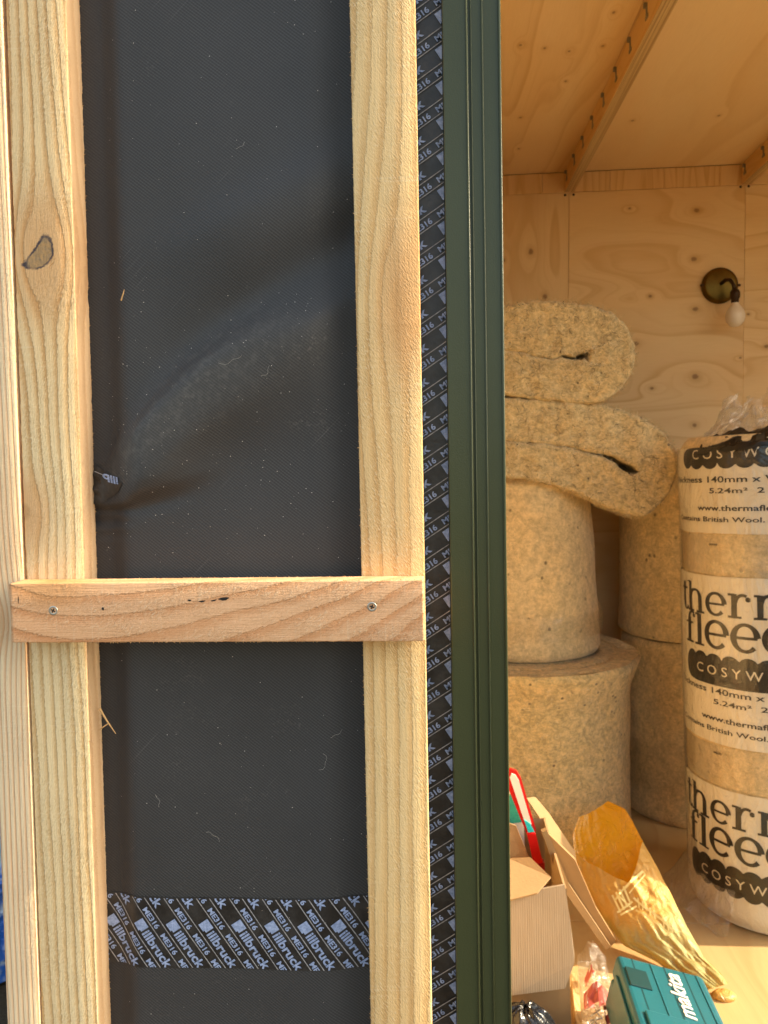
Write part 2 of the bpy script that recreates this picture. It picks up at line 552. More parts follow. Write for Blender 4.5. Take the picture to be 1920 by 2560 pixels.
def corr_mat():
    g = Gx('corrugated_card_face')
    x, y, z, p = g.xyz()
    w = g.m('SINE', x * (2 * math.pi / 0.0042) + g.noise(p, 22.0, 2.0) * 3.0)
    n = g.noise(g.vec(x * 240.0, y, z * 14.0), 1.0, 3.0, 0.6)
    c = g.mix(n, (0.33, 0.255, 0.180), (0.44, 0.35, 0.255))
    c = g.mix(g.ss(w, 0.2, 1.0) * 0.09, c, (0.24, 0.18, 0.125))
    return g.done(g.bsdf(c, 0.9, g.bump(w * 0.14 + n, 0.0005), 0.1))


M['card_corr'] = corr_mat()


def white_film_mat():
    g = Gx('white_printed_film')
    x, y, z, p = g.xyz()
    h = g.noise(g.vec(x * 34.0, y * 34.0, z * 11.0), 1.0, 4.0, 0.6, 1.4)
    c = g.mix(h, (0.70, 0.63, 0.50), (0.80, 0.74, 0.62))
    return g.done(g.bsdf(c, 0.36, g.bump(h, 0.0085, 0.9), 0.5))


M['white_film'] = white_film_mat()
M['ink'] = plain('black_ink', (0.013, 0.011, 0.009), 0.36, 0.45, 0.0, 0.3, 18.0)
M['ink_brown'] = plain('worn_black_ink', (0.055, 0.042, 0.025), 0.36, 0.45, 0.0, 0.3, 18.0)
M['cream_print'] = plain('cream_print', (0.74, 0.68, 0.54), 0.4)
M['red'] = plain('red_plastic', (0.62, 0.012, 0.015), 0.35)
M['dark_red'] = plain('dark_red_plastic', (0.35, 0.008, 0.010), 0.4)
M['white_card'] = plain('white_card', (0.80, 0.80, 0.72), 0.5)
M['teal_print'] = plain('teal_print', (0.03, 0.42, 0.36), 0.5, 0.4, 0, 0.4, 120.0)
M['cyan_print'] = plain('cyan_print', (0.0, 0.62, 0.68), 0.45)
M['teal'] = plain('teal_case_plastic', (0.006, 0.110, 0.142), 0.36, 0.5, 0.0, 0.08, 15.0, 0.00025, 700.0)
M['teal_dark'] = plain('dark_teal_recess', (0.004, 0.040, 0.045), 0.5)
M['case_white'] = plain('white_raised_letters', (0.78, 0.74, 0.68), 0.45)
M['black_plastic'] = plain('black_plastic_bag', (0.012, 0.012, 0.014), 0.22, 0.5, 0, 0.2, 30.0, 0.006, 40.0)
M['gold'] = plain('gold_foil_print', (0.90, 0.76, 0.34), 0.4, 0.5, 0.1)
M['blue'] = None


def bag_mat():
    g = Gx('amber_translucent_film')
    x, y, z, p = g.xyz()
    h = g.noise(p, 26.0, 4.0, 0.6, 1.6)
    nor = g.bump(h, 0.008, 0.9)
    green = g.ss(z - x * 0.25, -0.012, -0.050)
    c = g.mix(h, (0.60, 0.35, 0.10), (0.70, 0.46, 0.15))
    c = g.mix(green * 0.85, c, (0.30, 0.34, 0.15))
    df = g.shader('ShaderNodeBsdfDiffuse', c, None, nor)
    tl = g.shader('ShaderNodeBsdfTranslucent', (0.90, 0.55, 0.10), None, nor)
    s = g.mixs(0.30, df, tl)
    gl = g.shader('ShaderNodeBsdfGlossy', (1, 0.95, 0.85), 0.38, nor)
    return g.done(g.mixs(g.m('MINIMUM', g.fresnel(1.35, nor), 0.14), s, gl))


M['bag'] = bag_mat()


def bag_in_mat():
    g = Gx('amber_film_inside')
    x, y, z, p = g.xyz()
    h = g.noise(p, 30.0, 4.0, 0.6, 1.6)
    nor = g.bump(h, 0.007, 0.9)
    c = g.mix(h, (0.80, 0.34, 0.012), (0.88, 0.46, 0.03))
    s = g.mixs(0.35, g.shader('ShaderNodeBsdfDiffuse', c, None, nor), g.shader('ShaderNodeBsdfTranslucent', (0.95, 0.50, 0.03), None, nor))
    gl = g.shader('ShaderNodeBsdfGlossy', (1, 0.95, 0.85), 0.25, nor)
    return g.done(g.mixs(g.m('MINIMUM', g.fresnel(1.45, nor), 0.35), s, gl))


M['bag_inner'] = bag_in_mat()


def tarp_mat():
    g = Gx('blue_plastic_sheet')
    x, y, z, p = g.xyz()
    n = g.noise(p, 11.0, 3.0, 0.6, 1.2)
    c = g.mix(g.ss(n, 0.48, 0.66), (0.02, 0.16, 0.62), (0.55, 0.66, 0.80))
    return g.done(g.bsdf(c, 0.25, g.bump(g.noise(p, 22.0, 3.0), 0.02), 0.5))


M['blue'] = tarp_mat()


def soil_mat():
    g = Gx('bare_soil')
    x, y, z, p = g.xyz()
    a = g.noise(p, 1.1, 5.0, 0.6)
    b = g.noise(p, 24.0, 5.0, 0.7)
    c = g.mix(a, (0.075, 0.055, 0.036), (0.15, 0.112, 0.070))
    c = g.mix(0.7, c, g.mix(b, (0.55, 0.52, 0.5), (1.35, 1.33, 1.3)), 'MULTIPLY')
    return g.done(g.bsdf(c, 0.95, g.bump(b, 0.05), 0.1))


M['soil'] = soil_mat()

# ------------------------------------------------------------------ ground and shed shell
V, F = [], []
n_g = 60
for j in range(n_g + 1):
    for i in range(n_g + 1):
        fx, fy = (i / n_g * 2 - 1), (j / n_g * 2 - 1)
        X, Y = math.copysign(abs(fx) ** 2.6, fx) * 150, math.copysign(abs(fy) ** 2.6, fy) * 150
        V.append((X, Y, -0.20 + 0.05 * nz(X * 0.9, Y * 0.9, 3.1) * min(1, abs(X) + 0.2)))
for j in range(n_g):
    for i in range(n_g):
        a = j * (n_g + 1) + i
        F.append((a, a + 1, a + n_g + 2, a + n_g + 1))
tag(mesh_obj('ground', V, F, M['soil'], smooth=True), 'bare brown soil around the shed', None, None, 'structure')

bounce_pave = tag(empty('pavement', (3.6, 0.2, -0.13)), 'pale concrete paving outside the open corner of the shed', None, None, 'structure')  # out of view, added to bounce sunlight onto ceiling and walls
m_bounce = plain('pale_concrete', (0.52, 0.49, 0.44), 0.9, 0.2, 0.0, 0.12, 6.0, 0.002, 60.0)
for i in range(8):
    for j in range(6):
        box_obj('paving_slab', -1.43 + 0.604 * i, -0.83 + 0.604 * i - 0.006, -0.55 + 0.604 * j, 0.05 + 0.604 * j - 0.006, -0.045, 0.002 * ((i * 3 + j * 5) % 3), m_bounce, bounce_pave, bevel=0.003)

XL, XR, YB, ZC = -0.24, 2.05, 2.20, 2.152
floor = tag(empty('floor', (0.9, 1.1, 0)), 'pale plywood floor of the shed with sunlight across its front', None, None, 'structure')
floor_knots = ((0.71, -0.26, 0.006), (0.40, 0.22, 0.006))
m_floor = plywood('floor_plywood', (1, 0, 2), (0.50, 0.35, 0.175), (0.40, 0.245, 0.105), 3.7, 7.0, 3.0, 0.7, (), 0.4)
for (x0, x1, y0, y1) in ((XL, 0.965, 0.02, 1.222), (0.967, XR, 0.02, 1.222), (XL, 0.965, 1.224, YB), (0.967, XR, 1.224, YB)):
    box_obj('floor_board', x0 - 0.9, x1 - 0.9, y0 - 1.1, y1 - 1.1, -0.018, 0.0, m_floor, floor, bevel=0.0008)
box_obj('floor_joist_deck', XL - 0.9, XR - 0.9, 0.02 - 1.1, YB - 1.1, -0.16, -0.019, M['sheath'], floor)

back = tag(empty('back_wall', (0.6, YB, 0)), 'plywood back wall of the shed made of large jointed sheets', None, None, 'structure')


def wallk(lst): return tuple((a - 0.6, b, r) for a, b, r in lst)


kA = wallk(((0.35, 1.879, 0.013), (0.254, 1.853, 0.007), (0.398, 1.718, 0.012), (0.248, 1.703, 0.007)))
kB = wallk(((0.928, 2.0, 0.011), (0.697, 2.017, 0.006), (0.919, 1.832, 0.012), (0.768, 1.708, 0.008), (0.924, 1.657, 0.012),
            (0.716, 1.543, 0.013), (0.773, 1.383, 0.008), (0.924, 1.42, 0.014), (0.922, 1.248, 0.010), (1.08, 1.482, 0.005)))
kC = wallk(((1.107, 1.634, 0.006), (1.17, 1.52, 0.010), (1.25, 1.8, 0.012)))
m_wA = plywood('wall_plywood_vertical', (2, 0, 1), PB, PD, 1.1, 8.0, 3.0, 0.5, tuple((b, a, r) for a, b, r in kA), 0.40)
m_wB = plywood('wall_plywood_horizontal', (0, 2, 1), PB, PD, 6.3, 10.0, 2.6, 0.75, kB, 0.44)
m_wC = plywood('wall_plywood_horizontal_pale', (0, 2, 1), (0.78, 0.585, 0.33), (0.62, 0.39, 0.17), 9.4, 12.0, 3.8, 0.7, kC, 0.5)
m_fr = plywood('frieze_plywood', (2, 0, 1), (0.74, 0.535, 0.29), PD, 5.5, 16.0, 5.0, 0.4, (), 0.6)


def sheet_y(name, x0b, x1b, x0t, x1t, z0, z1, y0, y1, mat, parent):
    vs = [(x0b, y0, z0), (x1b, y0, z0), (x1t, y0, z1), (x0t, y0, z1), (x0b, y1, z0), (x1b, y1, z0), (x1t, y1, z1), (x0t, y1, z1)]
    bm = bmesh.new()
    bv = [bm.verts.new(v) for v in vs]
    for f in ((0, 1, 2, 3), (5, 4, 7, 6), (4, 0, 3, 7), (1, 5, 6, 2), (3, 2, 6, 7), (4, 5, 1, 0)):
        bm.faces.new([bv[i] for i in f])
    bmesh.ops.bevel(bm, geom=list(bm.edges), offset=0.0008, segments=1, affect='EDGES')
    return bm_obj(name, bm, mat, parent)


# joints lean a touch, as the sheets were fixed
sheet_y('plywood_panel', XL - 0.6, 0.4562 - 0.6, XL - 0.6, 0.4858 - 0.6, 0.001, 2.0805, -0.001, 0.016, m_wA, back)
sheet_y('plywood_panel', 0.4575 - 0.6, 1.0793 - 0.6, 0.4872 - 0.6, 1.0942 - 0.6, 0.001, 2.0805, 0.0, 0.016, m_wB, back)
sheet_y('plywood_panel', 1.0805 - 0.6, XR - 0.6, 1.0955 - 0.6, XR - 0.6, 0.001, 2.0805, 0.0012, 0.016, m_wC, back)
for (a, b) in ((XL, 0.3926), (0.3935, 0.6286), (0.6295, 0.8166), (0.8175, 1.0056), (1.0065, XR)):
    sheet_y('frieze_board', a - 0.6, b - 0.6, a - 0.6, b - 0.6, 2.0815, 2.1505, -0.002, 0.016, m_fr, back)
sheet_y('outer_sheathing', XL - 0.7, XR - 0.5, XL - 0.7, XR - 0.5, -0.15, 2.15, 0.017, 0.13, M['sheath'], back)
for px_, pz_ in ((0.4720, 2.0725), (0.5020, 2.0725), (1.078, 2.0745), (1.105, 2.0755)):
    v_, f_ = lathe([(0.0, 0.0022), (0.0035, 0.0020), (0.0045, 0.0)], 10, 'y')
    mesh_obj('nail_head', v_, f_, M['bronze'], back, (px_ - 0.6, -0.0012, pz_), True)

ceil = tag(empty('ceiling', (0.9, 1.1, ZC)), 'plywood ceiling of the shed with knots and pale grain', None, None, 'structure')
kc = tuple((b - 1.1, a - 0.9, 0.0055) for a, b in ((0.225, 1.358), (0.287, 1.378), (0.351, 1.399), (0.431, 1.383), (0.367, 1.55),
                                                   (0.426, 1.242), (0.268, 1.754), (0.287, 1.979)))
kd = tuple((b - 1.1, a - 0.9, 0.0065) for a, b in ((0.536, 1.487), (0.611, 1.812), (0.864, 1.807)))
m_cA = plywood('ceiling_plywood', (1, 0, 2), (0.78, 0.59, 0.345), (0.62, 0.40, 0.18), 8.8, 8.0, 3.2, 0.6, kc, 0.42)
m_cB = plywood('ceiling_plywood_plain', (1, 0, 2), (0.79, 0.61, 0.36), (0.66, 0.45, 0.21), 2.9, 6.0, 2.4, 0.5, kd, 0.30)
for (x0, x1, m) in ((XL, 0.4835, m_cA), (0.4855, 1.1035, m_cB), (1.1055, 1.70, m_cA), (1.702, XR, m_cB)):
    box_obj('plywood_panel', x0 - 0.9, x1 - 0.9, 0.02 - 1.1, YB - 0.0015 - 1.1, 0.0, 0.012, m, ceil, bevel=0.0008)
box_obj('roof_deck', XL - 0.15 - 0.9, XR + 0.1 - 0.9, -0.02 - 1.1, YB + 0.2 - 1.1, 0.013, 0.16, M['sheath'], ceil)

side = tag(empty('left_wall', (XL, 1.1, 0)), 'plywood wall on the left side of the shed, hidden behind the door frame', None, None, 'structure')
box_obj('plywood_panel', -0.016, -0.001, 0.125 - 1.1, YB - 0.002 - 1.1, 0.001, ZC - 0.001, m_wA, side)
box_obj('outer_sheathing', -0.095, -0.017, 0.11 - 1.1, YB - 0.0005 - 1.1, -0.15, ZC + 0.012, M['sheath'], side)
right = tag(empty('right_wall', (XR, 1.7, 0)), 'plywood wall on the right behind the open corner of the shed', None, None, 'structure')
box_obj('plywood_panel', 0.001, 0.017, 1.175 - 1.7, YB - 0.002 - 1.7, 0.001, ZC - 0.001, m_wB, right)
box_obj('outer_sheathing', 0.018, 0.095, 1.18 - 1.7, YB - 0.0005 - 1.7, -0.15, ZC - 0.001, M['sheath'], right)

front = tag(empty('front_wall', (-0.15, 0.06, 0)), 'boarded front wall behind the black membrane', None, None, 'structure')
box_obj('sheathing_board', -0.337 + 0.15, 0.0095 + 0.15, 0.0095 - 0.06, 0.109 - 0.06, -0.15, ZC - 0.001, M['sheath'], front)


# ------------------------------------------------------------------ membrane with folds
def seg_dist(x, z, a, b):
    ax, az = a; bx, bz = b
    dx, dz = bx - ax, bz - az
    l2 = dx * dx + dz * dz
    t = ((x - ax) * dx + (z - az) * dz) / l2
    s = ((x - ax) * dz - (z - az) * dx) / math.sqrt(l2)      # + = below / right of the line
    return t, s


def mem_h(x, z):
    xl = -0.2655 + (z - 0.756) * 0.0165
    h = 0.0070 * sstep(xl - 0.012, xl + 0.010, x)
    h *= 1 - 0.95 * sstep(-0.100, -0.066, x)
    h += 0.0020 * nz(x * 9, z * 6, 1.7) * sstep(xl, xl + 0.05, x)
    # long fold fanning out from the pinned corner towards the right batten
    t, d = seg_dist(x, z, (-0.281, 1.080), (-0.110, 1.225))
    tc = max(0.0, min(1.3, t))
    d += 0.010 * math.sin(min(1, tc) * math.pi)
    wu, wd = 0.008 + 0.021 * tc, 0.014 + 0.050 * tc
    amp = 0.0235 * sstep(-0.05, 0.30, t) * (1 - sstep(0.60, 1.25, t))
    h += amp * math.exp(-(d / (wu if d < 0 else wd)) ** 2)
    # hollow above it, then a second soft swell that catches the light
    t, d = seg_dist(x, z, (-0.235, 1.180), (-0.060, 1.292))
    h -= 0.0060 * math.exp(-(d / 0.021) ** 2) * sstep(-0.1, 0.5, t)
    t, d = seg_dist(x, z, (-0.240, 1.262), (-0.060, 1.345))
    h += 0.0060 * math.exp(-(d / (0.022 if d < 0 else 0.036)) ** 2) * sstep(-0.1, 0.5, t) * (1 - 0.5 * sstep(-0.09, -0.06, x))
    t, d = seg_dist(x, z, (-0.150, 1.190), (-0.062, 1.238))
    h += 0.0050 * math.exp(-(d / (0.012 if d < 0 else 0.026)) ** 2) * sstep(-0.1, 0.6, t) * (1 - 0.7 * sstep(-0.09, -0.06, x))
    for (ex, ez, am, wd) in ((-0.200, 1.178, 0.0016, 0.0030), (-0.178, 1.142, 0.0014, 0.0034), (-0.215, 1.205, 0.0011, 0.0036), (-0.196, 1.118, 0.0012, 0.0028)):
        t, d = seg_dist(x, z, (-0.278, 1.082), (ex, ez))
        h += am * math.exp(-((d + 0.004 * math.sin(t * 5 + ex * 90)) / (wd * (0.6 + max(0, t)))) ** 2) * sstep(0.02, 0.25, t) * (1 - sstep(0.45, 1.1, t))
    # overhanging crease below
    t, s = seg_dist(x, z, (-0.284, 1.078), (-0.165, 1.112))
    h += 0.0060 * (math.exp(-(s / 0.0085) ** 2) if s > 0 else math.exp(-(s / 0.024) ** 2)) * sstep(-0.05, 0.15, t) * (1 - sstep(0.45, 1.05, t))
    t, s = seg_dist(x, z, (-0.280, 1.068), (-0.175, 1.092))
    h -= 0.0034 * math.exp(-(s / 0.007) ** 2) * (1 - sstep(0.35, 0.95, t))
    # puckers where it is stapled behind the stud
    if x < -0.245 and 1.02 < z < 1.14:
        e = math.exp(-((z - 1.082) / 0.026) ** 2) * sstep(-0.243, -0.262, x)
        h += 0.0018 * e * math.sin(z * 560)
    # lower half: shallow drum-tight waves
    h += 0.0016 * math.sin(z * 21 + x * 9) * math.exp(-((x + 0.16) / 0.08) ** 2)
    cap = 0.0045 + 0.0180 * sstep(-0.275, -0.232, x)
    if h > cap * 0.7: h = cap * 0.7 + (cap * 0.3) * math.tanh((h - cap * 0.7) / (cap * 0.3))
    return h + 0.0006


def mem_y(x, z): return -mem_h(x, z)


V, F = [], []
nx, nzr = 132, 440
x0, x1, z0, z1 = -0.336, 0.0095, 0.50, 1.60
for j in range(nzr + 1):
    for i in range(nx + 1):
        x = x0 + (x1 - x0) * i / nx
        z = z0 + (z1 - z0) * j / nzr
        V.append((x, mem_y(x, z) if x < -0.05 else -0.0018, z))
for j in range(nzr):
    for i in range(nx):
        a = j * (nx + 1) + i
        F.append((a, a + 1, a + nx + 2, a + nx + 1))
b0 = len(V)
V += [(x0, -0.0012, -0.1), (x1, -0.0012, -0.1), (x0, -0.0012, 2.14), (x1, -0.0012, 2.14)]
F.append((b0, b0 + 1, nx, 0))
F.append((nzr * (nx + 1), nzr * (nx + 1) + nx, b0 + 3, b0 + 2))
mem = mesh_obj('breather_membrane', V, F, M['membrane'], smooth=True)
tag(mem, 'black woven membrane stretched and creased between the two upright battens', 'membrane')


# ------------------------------------------------------------------ printing helpers
def word(text, width, height, weight=0.0):
    """flat text as triangles, its ink box scaled to width x height, origin at its lower left"""
    cu = bpy.data.curves.new('w', 'FONT')
    cu.body = text
    cu.size = 1.0
    cu.offset = weight
    cu.resolution_u = 3
    o = bpy.data.objects.new('w', cu)
    COL.objects.link(o)
    bpy.context.view_layer.update()
    dg = bpy.context.evaluated_depsgraph_get()
    me = bpy.data.meshes.new_from_object(o.evaluated_get(dg))
    me.calc_loop_triangles()
    vs = [(v.co.x, v.co.y) for v in me.vertices]
    fs = [tuple(t.vertices) for t in me.loop_triangles]
    bpy.data.objects.remove(o)
    bpy.data.curves.remove(cu)
    bpy.data.meshes.remove(me)
    ax, bx = min(v[0] for v in vs), max(v[0] for v in vs)
    ay, by = min(v[1] for v in vs), max(v[1] for v in vs)
    sy = height / (by - ay)
    sx = width / (bx - ax) if width else sy
    return [((v[0] - ax) * sx, (v[1] - ay) * sy) for v in vs], fs


W_ILL = word('illbruck', 0.0345, 0.0078, 0.028)
W_ME = word('ME316', 0.0192, 0.0048, 0.030)


def tape_print(base, ang, step, n0, n1, clip, lift, name, parent, wave=None, sc=1.06, me0=-0.0245):
    """repeating diagonal print, clipped to the tape; base / step in (x, z)"""
    e1 = (math.cos(R_(ang)), math.sin(R_(ang)))
    e2 = (-e1[1], e1[0])
    bm = bmesh.new()
    bl = bmesh.new()

    def put(b, pts, faces, o1, o2, bx, bz):
        vs = []
        for (u, v) in pts:
            a, c = (o1 + u) * sc, (o2 + v) * sc
            vs.append(b.verts.new((bx + e1[0] * a + e2[0] * c, 0.0, bz + e1[1] * a + e2[1] * c)))
        for f in faces:
            try: b.faces.new([vs[i] for i in f])
            except ValueError: pass
    sq = [(-.0044, -.0044), (.0024, -.0044), (.0024, -.0030), (.0044, -.0030), (.0044, .0044), (-.0044, .0044)]
    for n in range(n0, n1 + 1):
        bx, bz = base[0] + step[0] * n, base[1] + step[1] * n
        for k in (-2, -1, 0, 1, 2):
            o = 0.0595 * k
            put(bm, sq, [(0, 1, 2, 5), (2, 3, 4, 5)], o, 0, bx, bz)
            put(bm, W_ILL[0], W_ILL[1], o + 0.0060, -0.0040, bx, bz)
        for k in range(-5, 6):
            put(bm, W_ME[0], W_ME[1], me0 + 0.0253 * k, -0.0116 - 0.0024, bx, bz)
        for off in (-0.0067, 0.0067):
            put(bl, [(-.12, -.00038), (.12, -.00038), (.12, .00038), (-.12, .00038)], [(0, 1, 2, 3)], 0, off, bx, bz)
    for b, nm, mt, up in ((bm, name, M['tape_print'], 0.0), (bl, 'printed_line', M['tape_line'], 0.00008)):
        for co, no in (((clip[0], 0, 0), (-1, 0, 0)), ((clip[1], 0, 0), (1, 0, 0)), ((0, 0, clip[2]), (0, 0, -1)), ((0, 0, clip[3]), (0, 0, 1))):
            bmesh.ops.bisect_plane(b, geom=list(b.verts) + list(b.edges) + list(b.faces), plane_co=co, plane_no=no, clear_outer=True)
        if b is bl:
            bmesh.ops.subdivide_edges(b, edges=list(b.edges), cuts=6, use_grid_fill=True)
        for v in b.verts:
            v.co.y = lift(v.co.x, v.co.z) - 0.00022 - up
            if wave: v.co.z += wave(v.co.x)
        bm_obj(nm, b, mt, parent)


# horizontal tape strip, lying on the membrane
def tape_edge(x): return 0.0010 * nz(x * 18, 2.2) + (x + 0.18) * 0.008


tape_h = tag(empty('printed_tape', (-0.18, 0, 0.717)), 'black tape strip printed in blue grey running across the membrane near the bottom', 'tape')
V, F = [], []
n = 90
for i in range(n + 1):
    x = -0.300 + 0.247 * i / n
    for k in range(9):
        z = 0.6850 + 0.0620 * k / 8
        edge = (0.0012 * nz(x * 60, 9.0) if k in (0, 8) else 0)
        V.append((x + 0.18, mem_y(x, z) - 0.0005 - 0.0004 * max(0, nz(x * 45, z * 25, 4)), z - 0.717 + tape_edge(x) + edge * 0.6))
for i in range(n):
    for k in range(8):
        a = i * 9 + k
        F.append((a, a + 9, a + 10, a + 1))
mesh_obj('tape_band', V, F, M['tape'], tape_h, smooth=True)
tape_print((-0.2549 + 0.18, 0.7222 - 0.717), -57.0, (0.0280, 0.0), -3, 9, (-0.119, 0.1265, -0.0314, 0.0294),
           lambda x, z: mem_y(x - 0.18, z + 0.717) - 0.0009, 'lettering', tape_h, lambda x: tape_edge(x - 0.18))

# vertical tape strip between the right batten and the door frame
tape_v = tag(empty('printed_tape', (0, 0, 1.05)), 'black printed tape strip between the right batten and the green frame', 'tape')
V, F = [], []
n = 200
for i in range(n + 1):
    z = 0.0 + 2.12 * i / n
    for k in range(7):
        x = -0.030 + 0.0398 * k / 6
        V.append((x, -0.0035 - 0.0005 * nz(x * 60, z * 14, 6.6), z - 1.05))
for i in range(n):
    for k in range(6):
        a = i * 7 + k
        F.append((a, a + 1, a + 8, a + 7))
mesh_obj('tape_band', V, F, M['tape'], tape_v, smooth=True)
tape_print((0.0102, 1.428 - 1.05), 33.0, (0.0, 0.0270), -33, 6, (-0.012, 0.0096, -0.56, 0.53),
           lambda x, z: -0.0042, 'lettering', tape_v, None, 1.02, -0.0140)

# corner of the same tape peeping out under the fold, left
tape_p = tag(empty('printed_tape', (-0.272, 0, 1.094)), 'small corner of printed tape peeping out beside the left stud under the fold', 'tape')
pp = [(-0.2842, 1.1110), (-0.2785, 1.1085), (-0.2555, 1.0955), (-0.2605, 1.0885), (-0.279, 1.078), (-0.2842, 1.079)]
def lay(bm, lift):
    for v in bm.verts: v.co.y = mem_y(v.co.x - 0.272, v.co.z + 1.094) - lift


bm = bmesh.new()
bm.faces.new([bm.verts.new((x + 0.272, 0, z - 1.094)) for x, z in pp])
bmesh.ops.triangulate(bm, faces=list(bm.faces))
bmesh.ops.subdivide_edges(bm, edges=list(bm.edges), cuts=7, use_grid_fill=True)
lay(bm, 0.0010)
bm_obj('tape_band', bm, M['tape'], tape_p)
bm = bmesh.new()
wl = word('illb', 0.0155, 0.0066, 0.03)
e1 = (-math.cos(R_(14)), math.sin(R_(14)))
vs = [bm.verts.new((-0.2600 + u * e1[0] + v * 0.12 + 0.272, 0, 1.1005 + u * e1[1] - v * 0.97 - 1.094)) for u, v in wl[0]]
for f in wl[1]: bm.faces.new([vs[i] for i in f])
lay(bm, 0.0016)
bm_obj('lettering', bm, M['tape_print'], tape_p)
bm = bmesh.new()
for k in range(12):
    xa, xb = -0.2830 + 0.0205 * k / 12, -0.2830 + 0.0205 * (k + 1) / 12
    za, zb = 1.1055 - 0.0070 * k / 12, 1.1055 - 0.0070 * (k + 1) / 12
    bm.faces.new([bm.verts.new((x + 0.272, 0, z - 1.094)) for x, z in ((xa, za), (xb, zb), (xb, zb + 0.0006), (xa, za + 0.0006))])
lay(bm, 0.0016)
bm_obj('printed_line', bm, M['tape_line'], tape_p)


# ------------------------------------------------------------------ battens
def stick(name, w0, w1, d0, d1, l0, l1, mat, axis='z', skew=0.0, lmid=None, vis=None, seed=0.0, rough=0.00035, chip=0.0008, loc=(0, 0, 0), end_slant=0.0):
    """sawn timber: a rounded-corner section swept along, with ragged arrises. w = across, d = depth (y), l = along"""
    r = 0.0011
    sec = []
    for (cx, cy, a0) in ((w1 - r, d0 + r, -90), (w1 - r, d1 - r, 0), (w0 + r, d1 - r, 90), (w0 + r, d0 + r, 180)):
        for k in range(4):
            a = R_(a0 + 30 * k)
            sec.append((cx + r * math.cos(a), cy + r * math.sin(a), 1))
    # extra points on the faces
    full = []
    for i, p in enumerate(sec):
        full.append(p)
        if i % 4 == 3:
            q = sec[(i + 1) % 16]
            for f in (0.33, 0.67):
                full.append((p[0] + (q[0] - p[0]) * f, p[1] + (q[1] - p[1]) * f, 0))
    ls = []
    va, vb = vis or (l0, l1)
    l = l0
    while l < l1 - 1e-6:
        ls.append(l)
        l += 0.0022 if va <= l <= vb else 0.05
    ls.append(l1)
    V, F = [], []
    m = len(full)
    for l in ls:
        for k, (a, d, e) in enumerate(full):
            ja = jd = 0.0
            if e:
                n1 = nz(l * 160 + seed, k // 6 * 7.3, seed)
                n2 = nz(l * 420 + seed, k // 6 * 3.1, seed + 5)
                n3 = nz(l * 38, k // 6 * 11.0, seed + 9)
                dd = rough * (0.6 * n1 + 0.7 * n2) + (chip * (n3 - 0.38) * 1.6 if n3 > 0.38 else 0)
                ja = -dd if a > (w0 + w1) / 2 else dd
                jd = -dd * 0.6 if d > (d0 + d1) / 2 else dd * 0.6
            else:
                jd = 0.0001 * nz(l * 60, k, seed)
            la = l
            if end_slant and l == ls[0]: la = l + end_slant * (a - w0)
            if axis == 'z':
                V.append((a + ja + skew * (l - (lmid or 0)), d + jd, la))
            else:
                V.append((la, d + jd, a + ja + skew * (l - (lmid or 0))))
    for i in range(len(ls) - 1):
        for k in range(m):
            k2 = (k + 1) % m
            F.append((i * m + k, i * m + k2, (i + 1) * m + k2, (i + 1) * m + k))
    F.append(tuple(range(m - 1, -1, -1)))
    F.append(tuple(range((len(ls) - 1) * m, len(ls) * m)))
    if axis != 'z': F = [tuple(reversed(f)) for f in F]
    o = mesh_obj(name, V, F, mat, None, loc)
    me = o.data
    me.polygons.foreach_set('use_smooth', [len(p.vertices) == 4 for p in me.polygons])
    return o


stud = stick('upright_stud', -0.0246, 0.0238, -0.0255, -0.0006, -0.1, 2.13, M['stud'], 'z', 0.0078, 1.05, (0.55, 1.55), 1.0, 0.00042, 0.0011, (-0.3085, 0, 0))
tag(stud, 'wide sawn pine stud with a dark rimmed knot left of the membrane', 'timber batten')
corner = stick('corner_batten', -0.0142, 0.0138, -0.0270, 0.020, -0.1, 2.13, M['corner'], 'z', 0.0062, 1.05, (0.55, 1.55), 3.0, 0.0002, 0.0004, (-0.3488, 0, 0))
tag(corner, 'narrow striped pine batten at the far left corner of the wall', 'timber batten')
bat = stick('upright_batten', -0.0248, 0.0250, -0.0250, -0.0048, -0.1, 2.13, M['batten'], 'z', 0.0, 1.05, (0.55, 1.55), 6.0, 0.00030, 0.0006, (-0.0352, 0, 0))
tag(bat, 'pale straight pine batten between the membrane and the printed tape', 'timber batten')

cross = tag(empty('cross_batten', (-0.172, -0.0375, 0.996)), 'short pinkish pine batten screwed level across the two uprights', 'timber batten')
cb = stick('batten_body', -0.0235, 0.0232, -0.0125, 0.0112, -0.1615, 0.1612, M['cross'], 'x', -0.001, 0.0, None, 11.0, 0.00028, 0.0007)
cb.parent = cross
for sx, sz in ((-0.299 + 0.172, 0.0018), (-0.050 + 0.172, 0.0030)):
    hd = [(0.0, -0.0001), (0.0016, -0.0001), (0.0024, 0.0002), (0.0034, 0.0003), (0.0037, 0.0001), (0.0037, -0.002)]
    v_, f_ = lathe(hd, 20, 'y')
    s = mesh_obj('screw', v_, f_, M['screw'], cross, (sx, -0.0124, sz), True, (0, R_(rnd.uniform(10, 70)), 0))
    bm = bmesh.new()
    add_box(bm, -0.0018, 0.0018, -0.0003, 0.0006, -0.00045, 0.00045)
    add_box(bm, -0.00045, 0.00045, -0.00035, 0.0005, -0.0018, 0.0018)
    bm_obj('cross_slot', bm, M['dark_hole'], s)
